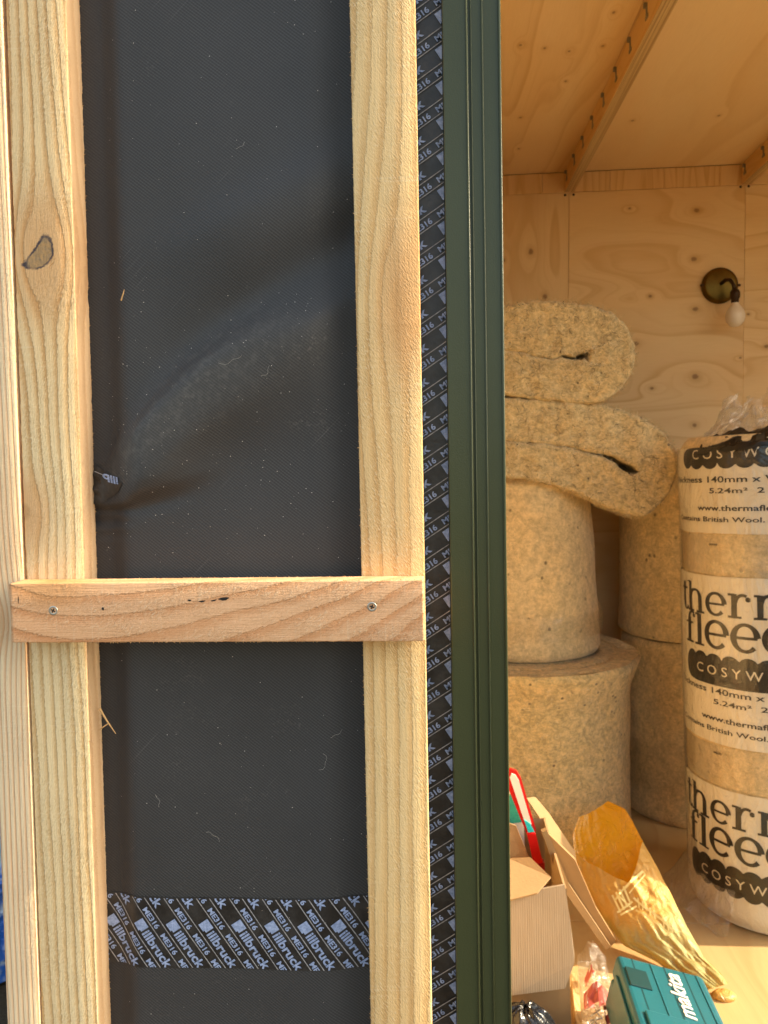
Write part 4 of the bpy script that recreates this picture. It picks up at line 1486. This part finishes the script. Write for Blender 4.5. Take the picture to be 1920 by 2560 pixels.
def blob(u0, u1, z0, z1, mat, scal_top, scal_bot, n=96):
    V, F = [], []
    m = 6
    for i in range(n + 1):
        t = i / n
        u = u0 + (u1 - u0) * t
        end = math.sqrt(max(0.0, 1 - (2 * abs(t - 0.5)) ** 14))
        bt = abs(math.sin(t * math.pi * scal_top)) if scal_top else 1.0
        bb = abs(math.sin(t * math.pi * scal_bot)) if scal_bot else 1.0
        zt = (z0 + z1) / 2 + ((z1 - z0) / 2 - 0.014 + 0.014 * math.sqrt(bt)) * end
        zb = (z0 + z1) / 2 - ((z1 - z0) / 2 - 0.014 + 0.014 * math.sqrt(bb)) * end
        for k in range(m + 1): V.append(pk(u, zb + (zt - zb) * k / m, 0.0014))
    for i in range(n):
        for k in range(m):
            a = i * (m + 1) + k
            F.append((a, a + m + 1, a + m + 2, a + 1))
    return mesh_obj('scalloped_badge', V, F, mat, pack)


def uu(deg): return R_(deg) * PR    # angle from the label centre


for zt in (0.752, 0.250):
    slab_word('therma', uu(-61.0), zt, 0.0560, 0.985, M['ink'])
    slab_word('fleece', uu(-54.5), zt - 0.0790, 0.0680, 0.95, M['ink'])
    blob(uu(-54), uu(54), zt - 0.168, zt - 0.092, M['ink'] if zt > 0.5 else M['ink'], 9, 9 if zt < 0.5 else 0)
    flat_word('C O S Y W O O L', uu(-40), zt - 0.143, 0.0225, uu(80), M['cream_print'], 0.0, 0.0018)
blob(uu(-54), uu(54), 1.098, 1.150, M['ink'], 0, 9)
flat_word('C O S Y W O O L', uu(-40), 1.122, 0.0225, uu(80), M['cream_print'], 0.0, 0.0018)
for zt in (0.576, 1.078):
    flat_word('Thickness 140mm x W', uu(-70), zt - 0.012, 0.0150, uu(92.6), M['ink'], 0.014)
    flat_word('5.24m²  2 roll', uu(-25), zt - 0.037, 0.0125, uu(52.4), M['ink'], 0.014)
    flat_word('www.thermafleece', uu(-36), zt - 0.078, 0.0135, uu(63.7), M['ink'], 0.018)
    flat_word('Contains British Wool. Ma', uu(-62), zt - 0.104, 0.0120, uu(85.5), M['ink'], 0.014)
for zt in (0.418, 0.918):
    flat_word('0000', uu(-26), zt, 0.005, uu(6.5), M['ink_brown'], 0.03)


# crumpled loose film: at the top of the pack and at its foot
def crumple(name, verts_fn, nu, nv, mat, parent, loc=(0, 0, 0), closed=True):
    V, F = [], []
    for j in range(nv + 1):
        for i in range(nu if closed else nu + 1):
            V.append(verts_fn(i / nu, j / nv))
    w = nu if closed else nu + 1
    for j in range(nv):
        for i in range(nu):
            i2 = (i + 1) % nu if closed else i + 1
            F.append((j * w + i, j * w + i2, (j + 1) * w + i2, (j + 1) * w + i))
    return mesh_obj(name, V, F, mat, parent, loc)


def top_film(u, v):
    a = 2 * math.pi * u
    r = 0.190 - 0.130 * v + 0.022 * nz(math.cos(a) * 3.5, math.sin(a) * 3.5, v * 3) * (0.3 + v)
    z = 1.120 + 0.085 * v ** 0.8 + 0.075 * max(0, v - 0.2) * (1 + nz(math.cos(a) * 2.6, math.sin(a) * 2.6, 8.0)) + 0.02 * nz(math.cos(a) * 8, math.sin(a) * 8, v * 7 + 2)
    return (r * math.cos(a) + 0.012 * nz(math.cos(a) * 9, v * 9, 3.0), r * math.sin(a), z)


crumple('loose_film', top_film, 110, 16, M['film_loose'], pack)


def top_print(u, v):
    a = R_(-158 + 120 * u)
    r = 0.2005 - 0.060 * v * v + 0.012 * nz(u * 11, v * 5, 1.0) * v
    return (r * math.cos(a), r * math.sin(a), 1.132 + 0.012 * math.sin(u * 3.0) + (0.050 + 0.03 * nz(u * 5, 3.0, 2.0)) * v + 0.012 * nz(u * 12, v * 6, 4.0))


crumple('crumpled_print', top_print, 44, 6, M['ink'], pack, closed=False)
V, F = [], []
for k in range(46):
    u = r3.uniform(0.42, 0.95)
    v = r3.uniform(0.1, 0.9)
    p = Vector(top_print(u, v))
    p = p + Vector((p.x, p.y, 0)).normalized() * 0.006
    d = Vector((r3.uniform(-1, 1), r3.uniform(-.3, .3), r3.uniform(-.9, .9))) * r3.uniform(0.008, 0.020)
    s = Vector((0.001, -0.002, 0.005)) * r3.uniform(0.5, 1.2)
    b0 = len(V)
    V += [p - d, p - s, p + d, p + s]
    F.append((b0, b0 + 1, b0 + 2, b0 + 3))
mesh_obj('white_scrap', V, F, M['cream_print'], pack)['kind'] = 'stuff'


def foot_film(u, v):
    a = R_(-210 + 75 * u)
    r = 0.175 + (0.075 + 0.02 * nz(u * 6, 1.0)) * v
    return (r * math.cos(a), r * math.sin(a), 0.13 * (1 - v) ** 1.3 + 0.012 + 0.02 * nz(u * 7, v * 5, 2.0) * v)


crumple('loose_film', foot_film, 36, 10, M['film_loose'], pack, closed=False)


# ------------------------------------------------------------------ cardboard box with flaps, and what is in it
def sheet(name, q, th, mat, parent, bend=0.0, nu=10, nv=6, seed=0.0, ragged=0.0):
    """a card sheet with thickness: q = 4 corners (a b c d), a-b first edge, d-c opposite"""
    a, b, c, d = [Vector(p) for p in q]
    nrm = (b - a).cross(d - a).normalized()
    V, F = [], []
    for sgn in (0, 1):
        for j in range(nv + 1):
            for i in range(nu + 1):
                u, v = i / nu, j / nv
                p = (a.lerp(b, u)).lerp(d.lerp(c, u), v)
                p = p + nrm * (bend * math.sin(u * math.pi) * math.sin(v * math.pi) + 0.0012 * nz(u * 4, v * 4, seed))
                if ragged and (i in (0, nu) or j in (0, nv)): p = p + Vector((nz(u * 30, v * 30, seed), 0, nz(u * 30, v * 30, seed + 4))) * ragged
                V.append(p - nrm * th * sgn)
    w = nu + 1
    o1 = w * (nv + 1)
    for j in range(nv):
        for i in range(nu):
            k = j * w + i
            F.append((k, k + 1, k + w + 1, k + w))
            F.append((o1 + k, o1 + k + w, o1 + k + w + 1, o1 + k + 1))
    ring = [i for i in range(w)] + [j * w + nu for j in range(1, nv + 1)] + [nv * w + i for i in range(nu - 1, -1, -1)] + [j * w for j in range(nv - 1, 0, -1)]
    for k in range(len(ring)):
        p, q_ = ring[k], ring[(k + 1) % len(ring)]
        F.append((p, o1 + p, o1 + q_, q_))
    return mesh_obj(name, V, F, mat, parent)


BX = (0.12, 0.95, 0.0)
bx = tag(empty('cardboard_box', BX), 'open cardboard box with a grey ribbed flap folded down its front', 'cardboard box')


def lb(*pts): return [(p[0] - BX[0], p[1] - BX[1], p[2] - BX[2]) for p in pts]


sheet('front_side', lb((0.02, 0.802, 0.001), (0.240, 0.802, 0.001), (0.232, 0.802, 0.315), (0.02, 0.802, 0.290)), -0.004, M['card_dark'], bx, seed=1)
sheet('right_side', lb((0.240, 0.803, 0.001), (0.240, 1.08, 0.001), (0.232, 1.08, 0.320), (0.232, 0.803, 0.314)), 0.004, M['card'], bx, seed=2)
sheet('back_side', lb((0.02, 1.082, 0.001), (0.240, 1.082, 0.001), (0.232, 1.082, 0.320), (0.02, 1.082, 0.310)), 0.004, M['card'], bx, seed=3)
sheet('left_side', lb((0.018, 0.803, 0.001), (0.018, 1.08, 0.001), (0.018, 1.08, 0.310), (0.018, 0.803, 0.290)), -0.004, M['card'], bx, seed=4)
sheet('bottom_side', lb((0.022, 0.806, 0.003), (0.236, 0.806, 0.003), (0.236, 1.078, 0.003), (0.022, 1.078, 0.003)), -0.002, M['card_dark'], bx, seed=5)
V = lb((0.02, 0.788, 0.292), (0.125, 0.789, 0.306), (0.227, 0.790, 0.326), (0.236, 0.788, 0.262), (0.2425, 0.784, 0.200), (0.2425, 0.782, 0.182), (0.225, 0.782, 0.132), (0.125, 0.780, 0.117), (0.02, 0.780, 0.104))
n = len(V)
V2 = [(x, y + 0.005, z) for x, y, z in V]
F = [tuple(range(n - 1, -1, -1)), tuple(range(n, 2 * n))] + [(i, (i + 1) % n, n + (i + 1) % n, n + i) for i in range(n)]
mesh_obj('ribbed_flap', V + V2, F, M['card_corr'], bx)
V = lb((0.02, 0.775, 0.30), (0.128, 0.776, 0.305), (0.175, 0.780, 0.316), (0.203, 0.80, 0.336), (0.168, 0.83, 0.358), (0.128, 0.84, 0.350), (0.02, 0.84, 0.335))
V2 = [(x, y + 0.002, z - 0.004) for x, y, z in V]
n = len(V)
F = [tuple(range(n)), tuple(range(2 * n - 1, n - 1, -1))] + [(i, n + i, n + (i + 1) % n, (i + 1) % n) for i in range(n)]
mesh_obj('top_flap', V + V2, F, M['card'], bx)
sheet('inner_flap', lb((0.02, 1.0, 0.20), (0.195, 1.0, 0.245), (0.160, 1.01, 0.335), (0.02, 1.02, 0.385)), 0.004, M['card'], bx, ragged=0.002, seed=7)
# two long flaps leaning out to the right


def card_poly(name, P, off, mat, parent, org):
    n = len(P)
    V = [tuple(p[i] - org[i] for i in range(3)) for p in P] + [tuple(p[i] - org[i] + off[i] for i in range(3)) for p in P]
    F = [tuple(range(n)), tuple(range(2 * n - 1, n - 1, -1))] + [(i, n + i, n + (i + 1) % n, (i + 1) % n) for i in range(n)]
    bm = bmesh.new()
    bv = [bm.verts.new(v) for v in V]
    for f in F: bm.faces.new([bv[i] for i in f])
    return bm_obj(name, bm, mat, parent)


card_poly('back_flap', [(0.1884, 1.0484, 0.3782), (0.2103, 1.0703, 0.3717), (0.2427, 1.1027, 0.3228), (0.3135, 1.1735, 0.1971), (0.3222, 1.1822, 0.1422),
                        (0.3109, 1.1709, 0.1577), (0.2321, 1.0921, 0.298)], (-0.003, 0.004, 0), M['card'], bx, BX)
card_poly('side_flap', [(0.2107, 0.9231, 0.3653), (0.2758, 0.9577, 0.2884), (0.3302, 1.0196, 0.1508), (0.3827, 1.0647, 0.0507), (0.3711, 1.0759, 0.0258), (0.2642, 0.9895, 0.2177)],
          (0.000, 0.005, 0.002), M['card_dark'], bx, BX)
card_poly('flap_edge', [(0.2011, 0.9051, 0.3721), (0.2112, 0.9031, 0.3765), (0.2641, 0.9686, 0.231), (0.3685, 1.052, 0.0455), (0.3592, 1.0573, 0.0337), (0.2498, 0.9728, 0.2214)],
          (-0.001, 0.012, 0), M['card'], bx, BX)


tp = tag(empty('tool_packet', (0.19, 0.985, 0.27)), 'narrow white packet with a red rim and red handle standing in the box', 'packet')


def flat_shape(name, pts, y, th, mat, parent, ox, oz):
    n = len(pts)
    V = [(x - ox, y, z - oz) for x, z in pts] + [(x - ox, y + th, z - oz) for x, z in pts]
    F = [tuple(range(n)), tuple(range(2 * n - 1, n - 1, -1))] + [(i, n + i, n + (i + 1) % n, (i + 1) % n) for i in range(n)]
    return mesh_obj(name, V, F, mat, parent)


ox, oz = 0.19, 0.27
rim = [(0.1365, 0.440), (0.1375, 0.462), (0.148, 0.467), (0.160, 0.463), (0.170, 0.446), (0.1995, 0.338), (0.1965, 0.326), (0.180, 0.328)]
flat_shape('red_rim', rim, 0.004, 0.010, M['red'], tp, ox, oz)
flat_shape('white_face', [(0.1455, 0.450), (0.1495, 0.459), (0.1575, 0.456), (0.1645, 0.444), (0.1905, 0.349), (0.1760, 0.353)], 0.0015, 0.004, M['white_card'], tp, ox, oz)
flat_shape('cyan_panel', [(0.1745, 0.360), (0.1855, 0.345), (0.1935, 0.332), (0.1960, 0.334), (0.1950, 0.338), (0.1800, 0.3335)][0:1] + [(0.1865, 0.352), (0.1955, 0.3335), (0.1825, 0.3325)], 0.0005, 0.003, M['cyan_print'], tp, ox, oz)
flat_shape('handle', [(0.180, 0.330), (0.1985, 0.330), (0.2125, 0.270), (0.2170, 0.232), (0.1990, 0.232), (0.1925, 0.268)], -0.001, 0.016, M['red'], tp, ox, oz)
flat_shape('handle_end', [(0.1965, 0.266), (0.2165, 0.268), (0.2185, 0.205), (0.2020, 0.205)], -0.002, 0.018, M['dark_red'], tp, ox, oz)

tk = tag(empty('teal_packet', (0.15, 1.03, 0.36)), 'cream and teal card packet behind the red rimmed packet in the box', 'packet')
flat_shape('card_face', [(0.10, 0.24), (0.180, 0.28), (0.178, 0.36), (0.150, 0.445), (0.10, 0.45)], 0.0, 0.004, M['white_card'], tk, 0.15, 0.36)
flat_shape('teal_panel', [(0.135, 0.330), (0.175, 0.335), (0.182, 0.350), (0.163, 0.392), (0.150, 0.398), (0.142, 0.378)], -0.002, 0.002, M['teal_print'], tk, 0.15, 0.36)

# ------------------------------------------------------------------ amber bag
BG = (0.44, 1.10, 0.12)
bag = tag(empty('amber_bag', BG), 'open amber plastic bag lying with its mouth raised beside the box', 'plastic bag')
SEC = [((0.345, 1.30, 0.224), (0.418, 1.30, 0.266)), ((0.325, 1.279, 0.190), (0.454, 1.279, 0.256)), ((0.324, 1.255, 0.156), (0.467, 1.255, 0.236)),
       ((0.332, 1.224, 0.122), (0.482, 1.224, 0.204)), ((0.349, 1.182, 0.091), (0.503, 1.182, 0.162)), ((0.371, 1.126, 0.060), (0.530, 1.126, 0.104)),
       ((0.402, 1.074, 0.034), (0.549, 1.074, 0.066)), ((0.461, 1.032, 0.026), (0.560, 1.032, 0.040)), ((0.500, 0.992, 0.014), (0.580, 0.990, 0.034)),
       ((0.530, 0.962, 0.008), (0.590, 0.966, 0.026))]
SS = [0.0, 0.064, 0.135, 0.231, 0.357, 0.528, 0.685, 0.812, 0.941, 1.0]
NR, NS = 64, 60


def bag_sec(s):
    k = 0
    while k < len(SS) - 2 and SS[k + 1] < s: k += 1
    f = (s - SS[k]) / (SS[k + 1] - SS[k])
    f = f * f * (3 - 2 * f) * 0.35 + f * 0.65
    L = Vector(SEC[k][0]).lerp(Vector(SEC[k + 1][0]), f)
    R = Vector(SEC[k][1]).lerp(Vector(SEC[k + 1][1]), f)
    return L, R


BN = Vector((-0.34, -0.80, 0.50)).normalized()      # the side of the bag that is turned up


def bag_xyz(t_ang, s):
    L, R = bag_sec(s)
    c = (L + R) / 2
    h = (R - L) / 2
    n = BN - h.normalized() * BN.dot(h.normalized())
    n.normalize()
    sn, cs = math.sin(t_ang), math.cos(t_ang)
    th = (0.050 * sstep(-0.1, 0.35, s) * (1 - 0.75 * sstep(0.55, 1.0, s)) + 0.004) if sn > 0 else 0.020 * (1 - 0.7 * s)
    wr = 0.0085 * nz(cs * 3.2 + sn, s * 7, 2.0 + sn) * (0.4 + s) + 0.0042 * nz(cs * 9, s * 17 + sn * 3, 5.0)
    if s < 0.02: wr += 0.005 * nz(cs * 6, sn * 6, 9.0)
    p = c + h * cs * (1 + wr * 2.5) + n * (sn * th + wr * (1.2 if sn > 0 else 0.5))
    p.z = max(p.z, 0.003)
    return p - Vector(BG)


def lip(t):
    return 0.13 + 0.50 * t if t < 0.55 else 0.405 - 0.36 * (t - 0.55)


def bag_grid(a0, a1, fn0, inner):
    V, F = [], []
    for j in range(NS + 1):
        for i in range(NR + 1):
            a = a0 + (a1 - a0) * i / NR
            t = (1 + math.cos(a)) / 2
            s0 = fn0(t)
            s = s0 + (1 - s0) * j / NS
            p = bag_xyz(a, s)
            if inner and j < 8:
                p = p + BN * (0.012 * (1 - j / 8) ** 2 * (0.4 + nz(t * 5, 3.0)))
            V.append(p)
    for j in range(NS):
        for i in range(NR):
            k = j * (NR + 1) + i
            F.append((k, k + 1, k + NR + 2, k + NR + 1))
    return V, F


v_, f_ = bag_grid(math.pi, 2 * math.pi, lambda t: 0.0, True)
mesh_obj('back_film', v_, f_, M['bag_inner'], bag, smooth=True)
v_, f_ = bag_grid(0.0, math.pi, lip, False)
mesh_obj('front_film', v_, f_, M['bag'], bag, smooth=True)
v_, f_ = lathe([(0.0, 0.010), (0.016, 0.012), (0.024, 0.006), (0.022, 0.0), (0.0, 0.0)], 18)
v_ = [(x * 1.0, y * 0.7, z + 0.003 * nz(x * 90, y * 90, 1)) for x, y, z in v_]
mesh_obj('twisted_end', v_, f_, M['bag'], bag, (0.578 - BG[0], 0.958 - BG[1], 0.001 - BG[2]), True)
# gold printing on the front of the bag: a slanting bar, a frame and broken rows of strokes
V, F = [], []


def on_bag(t, s): return bag_xyz(math.acos(max(-1, min(1, 2 * t - 1))), s) + BN * 0.0022


def stroke(a, b, w):
    n = 6
    pts = [on_bag(a[0] + (b[0] - a[0]) * k / n, a[1] + (b[1] - a[1]) * k / n) for k in range(n + 1)]
    for p, q in zip(pts, pts[1:]):
        d = (q - p).normalized()
        sd = d.cross(BN).normalized() * w / 2
        b0 = len(V)
        V.extend([p - sd, p + sd, q + sd, q - sd])
        F.append((b0, b0 + 1, b0 + 2, b0 + 3))


stroke((0.80, 0.37), (0.46, 0.415), 0.005)
stroke((0.80, 0.39), (0.48, 0.440), 0.003)
stroke((0.80, 0.37), (0.80, 0.39), 0.004)
for k in range(4): stroke((0.46 - 0.065 * k, 0.405 + 0.006 * k), (0.42 - 0.060 * k, 0.485 + 0.008 * k), 0.0045)
stroke((0.47, 0.41), (0.25, 0.45), 0.004)
stroke((0.46, 0.475), (0.20, 0.505), 0.004)
stroke((0.33, 0.43), (0.40, 0.50), 0.004)
stroke((0.48, 0.50), (0.22, 0.525), 0.004)
for k in range(8):
    t0, s0 = 0.50 + 0.026 * k, 0.462 + 0.020 * k
    stroke((t0, s0), (t0 + 0.06, s0 + 0.055), 0.0042)
    if k % 3 != 2: stroke((t0 + 0.05, s0 + 0.005), (t0 - 0.005, s0 + 0.050), 0.003)
for k in range(13):
    t0, s0 = 0.44 + 0.020 * k, 0.520 + 0.0125 * k
    stroke((t0, s0), (t0 + 0.022, s0 + 0.016), 0.0038)
mesh_obj('gold_print', V, F, M['gold'], bag)

# ------------------------------------------------------------------ teal tool case
CS = (0.384, 0.70, 0.0)
case = tag(empty('tool_case', CS), 'teal plastic tool case with white raised lettering lying tilted on the floor', 'tool case')
tilt = Matrix.Translation((0.093, 0.158, 0.008)) @ Matrix.Rotation(R_(-2.0), 4, 'Z') @ Matrix.Rotation(R_(13.0), 4, 'Y')
CW, CL, CH = 0.168, 0.32, 0.108


def case_part(name, mat, fill, parent=None, smooth=False):
    bm = bmesh.new()
    fill(bm)
    bm.transform(tilt)
    return bm_obj(name, bm, mat, parent or case, smooth=smooth)


case_part('case_body', M['teal'], lambda b: add_box(b, -CW, 0.0, -CL, 0.0, 0.0, 0.060, 0.008, 3))
case_part('case_lid', M['teal'], lambda b: add_box(b, -CW - 0.001, 0.001, -CL - 0.001, 0.001, 0.062, CH, 0.010, 3))
for x in (-0.140, -0.078, -0.040):
    case_part('lid_groove', M['teal_dark'], lambda b: add_box(b, x - 0.0012, x + 0.0012, -CL + 0.01, -0.006, CH - 0.002, CH + 0.0004))
for x in (-0.104, -0.016):
    case_part('lid_rib', M['teal'], lambda b: add_box(b, x - 0.002, x + 0.002, -CL + 0.01, -0.008, CH - 0.001, CH + 0.0018, 0.0009, 2))
case_part('side_rib', M['teal'], lambda b: add_box(b, -CW - 0.006, -CW - 0.0008, -CL + 0.02, -0.040, 0.045, 0.090, 0.0025, 2))
case_part('latch_recess', M['teal_dark'], lambda b: add_box(b, -0.160, -0.120, -0.092, -0.040, CH - 0.002, CH + 0.0030, 0.0006, 1))
case_part('front_step', M['teal'], lambda b: add_box(b, -0.150, -0.075, -0.31, -0.158, CH - 0.001, CH + 0.0060, 0.002, 2))
pts, fs = word('makita', 0.122, 0.030, 0.014)
bm = bmesh.new()
vs = []
for (u, v) in pts:
    # text runs away from the camera, letter tops to the left, slanted
    vs.append(bm.verts.new((-0.054 - v, -0.146 + u + 0.18 * v, CH + 0.0008)))
for f in fs:
    try: bm.faces.new([vs[i] for i in f])
    except ValueError: pass
r_ = bmesh.ops.extrude_face_region(bm, geom=list(bm.faces))
bmesh.ops.translate(bm, vec=(0, 0, 0.0016), verts=[g_ for g_ in r_['geom'] if isinstance(g_, bmesh.types.BMVert)])
bm.transform(tilt)
bm_obj('lettering', bm, M['case_white'], case)

# ------------------------------------------------------------------ clear bag of fixings, black bag, black cap, wood offcut
cbg = tag(empty('clear_bag', (0.300, 0.90, 0.0)), 'crumpled clear plastic bag of fixings with red printing beside the tool case', 'plastic bag')


def cb_pt(u, v, top):
    w = 0.080 * (1 - 0.25 * v) + 0.006 * nz(u * 5, v * 5, 3)
    x = (u - 0.5) * w + 0.020 * v
    y = -0.115 + 0.235 * v
    z = 0.012 + (0.030 + 0.020 * nz(u * 4, v * 6, 1.0) + 0.012 * nz(u * 14, v * 14, 2.0)) * math.sin(max(0.02, min(0.98, u)) * math.pi) + 0.055 * max(0, v - 0.45)
    return (x, y, z if top else 0.004 + 0.05 * max(0, v - 0.45))


V, F = [], []
nu, nv = 26, 44
for top in (1, 0):
    for j in range(nv + 1):
        for i in range(nu + 1): V.append(cb_pt(i / nu, j / nv, top))
w_ = nu + 1
o1 = w_ * (nv + 1)
for j in range(nv):
    for i in range(nu):
        k = j * w_ + i
        F.append((k, k + 1, k + w_ + 1, k + w_))
        F.append((o1 + k, o1 + k + w_, o1 + k + w_ + 1, o1 + k + 1))
mesh_obj('bag_film', V, F, M['film_loose'], cbg)
V, F = [], []
for (u0, u1, v0, v1) in ((0.1, 0.9, 0.40, 0.56), (0.15, 0.45, 0.62, 0.72), (0.55, 0.85, 0.18, 0.30)):
    b0 = len(V)
    for j in range(5):
        for i in range(7):
            p = cb_pt(u0 + (u1 - u0) * i / 6, v0 + (v1 - v0) * j / 4, 1)
            V.append((p[0], p[1], p[2] + 0.0012))
    for j in range(4):
        for i in range(6):
            if nz(i * 0.9, j * 0.7, b0) > -0.25:
                k = b0 + j * 7 + i
                F.append((k, k + 1, k + 8, k + 7))
mesh_obj('red_print', V, F, plain('faded_red_print', (0.50, 0.10, 0.085), 0.4), cbg)
for k in range(9):
    a = r3.uniform(0, 3.1)
    cx_, cy_ = r3.uniform(-0.016, 0.014), r3.uniform(-0.095, -0.01)
    v_, f_ = tube([(cx_ - 0.012 * math.cos(a), cy_ - 0.012 * math.sin(a), 0.012), (cx_ + 0.012 * math.cos(a), cy_ + 0.012 * math.sin(a), 0.017)], 0.0018, 7)
    mesh_obj('fixing', v_, f_, M['screw'], cbg)
tag(box_obj('wood_offcut', -0.006, 0.006, -0.12, 0.12, 0.0, 0.030, M['batten'], None, (0.262, 0.86, 0.001), 0.0008, (0, 0, R_(-6))), 'thin wood offcut lying along the clear bag on the floor', 'offcut')

bb = tag(empty('black_bag', (0.145, 0.72, 0.0)), 'crumpled shiny black plastic sack in front of the cardboard box', 'plastic sack')


def sack(u, v):
    a = 2 * math.pi * u
    r = math.sin(max(0.03, v) * math.pi * 0.52 + 0.02) * 0.085 * (1 + 0.28 * nz(math.cos(a) * 1.6, math.sin(a) * 1.6, v * 2.2) + 0.16 * nz(math.cos(a) * 5, math.sin(a) * 5, v * 4))
    return (r * math.cos(a) * 0.95, r * math.sin(a) * 0.6, max(0.002, 0.140 * math.cos(v * math.pi / 2) + 0.012 * nz(math.cos(a) * 4, math.sin(a) * 4, v * 5)))


crumple('sack_film', sack, 64, 28, M['black_plastic'], bb).data.shade_smooth()
bcap = tag(empty('bottle_top', (0.292, 0.772, 0.0)), 'round black cap on the floor at the near end of the clear bag', 'cap')
v_, f_ = lathe([(0.0, 0.052), (0.014, 0.052), (0.019, 0.049), (0.0215, 0.040), (0.022, 0.0)], 28)
mesh_obj('cap_body', v_, f_, M['black_plastic'], bcap, smooth=True)
v_, f_ = lathe([(0.0225, 0.012), (0.0245, 0.010), (0.0245, 0.004), (0.0225, 0.002)], 28)
mesh_obj('cap_rim', v_, f_, M['black_plastic'], bcap, smooth=True)

# ------------------------------------------------------------------ outdoors, seen in a sliver past the corner
def heap(name, label, cat, loc, rx, ry, h, mat, seed):
    V, F = [], []
    nu, nv = 72, 30
    for j in range(nv + 1):
        v = j / nv
        for i in range(nu):
            a = 2 * math.pi * i / nu
            r = math.sin(v * math.pi / 2) * (1 + 0.22 * nz(math.cos(a) * 2, math.sin(a) * 2, v * 3 + seed) + 0.10 * nz(math.cos(a) * 7, math.sin(a) * 7, v * 8 + seed))
            z = h * math.cos(v * math.pi / 2) + 0.10 * h * nz(math.cos(a) * 5 * v, math.sin(a) * 5 * v, seed + 3) * (1 - v)
            V.append((rx * r * math.cos(a), ry * r * math.sin(a), z))
    for j in range(nv):
        for i in range(nu):
            i2 = (i + 1) % nu
            F.append((j * nu + i, j * nu + i2, (j + 1) * nu + i2, (j + 1) * nu + i))
    return tag(mesh_obj(name, V, F, mat, None, loc), label, cat)


heap('blue_tarpaulin', 'blue and white plastic sheet bundled on the ground past the wall corner', 'tarpaulin', (-1.42, 1.50, -0.20), 0.34, 0.45, 0.46, M['blue'], 1.0)
heap('black_sheeting', 'heap of black plastic sheeting behind the blue bundle', 'plastic sheet', (-2.05, 2.45, -0.20), 0.75, 0.6, 1.05, M['black_plastic'], 5.0)
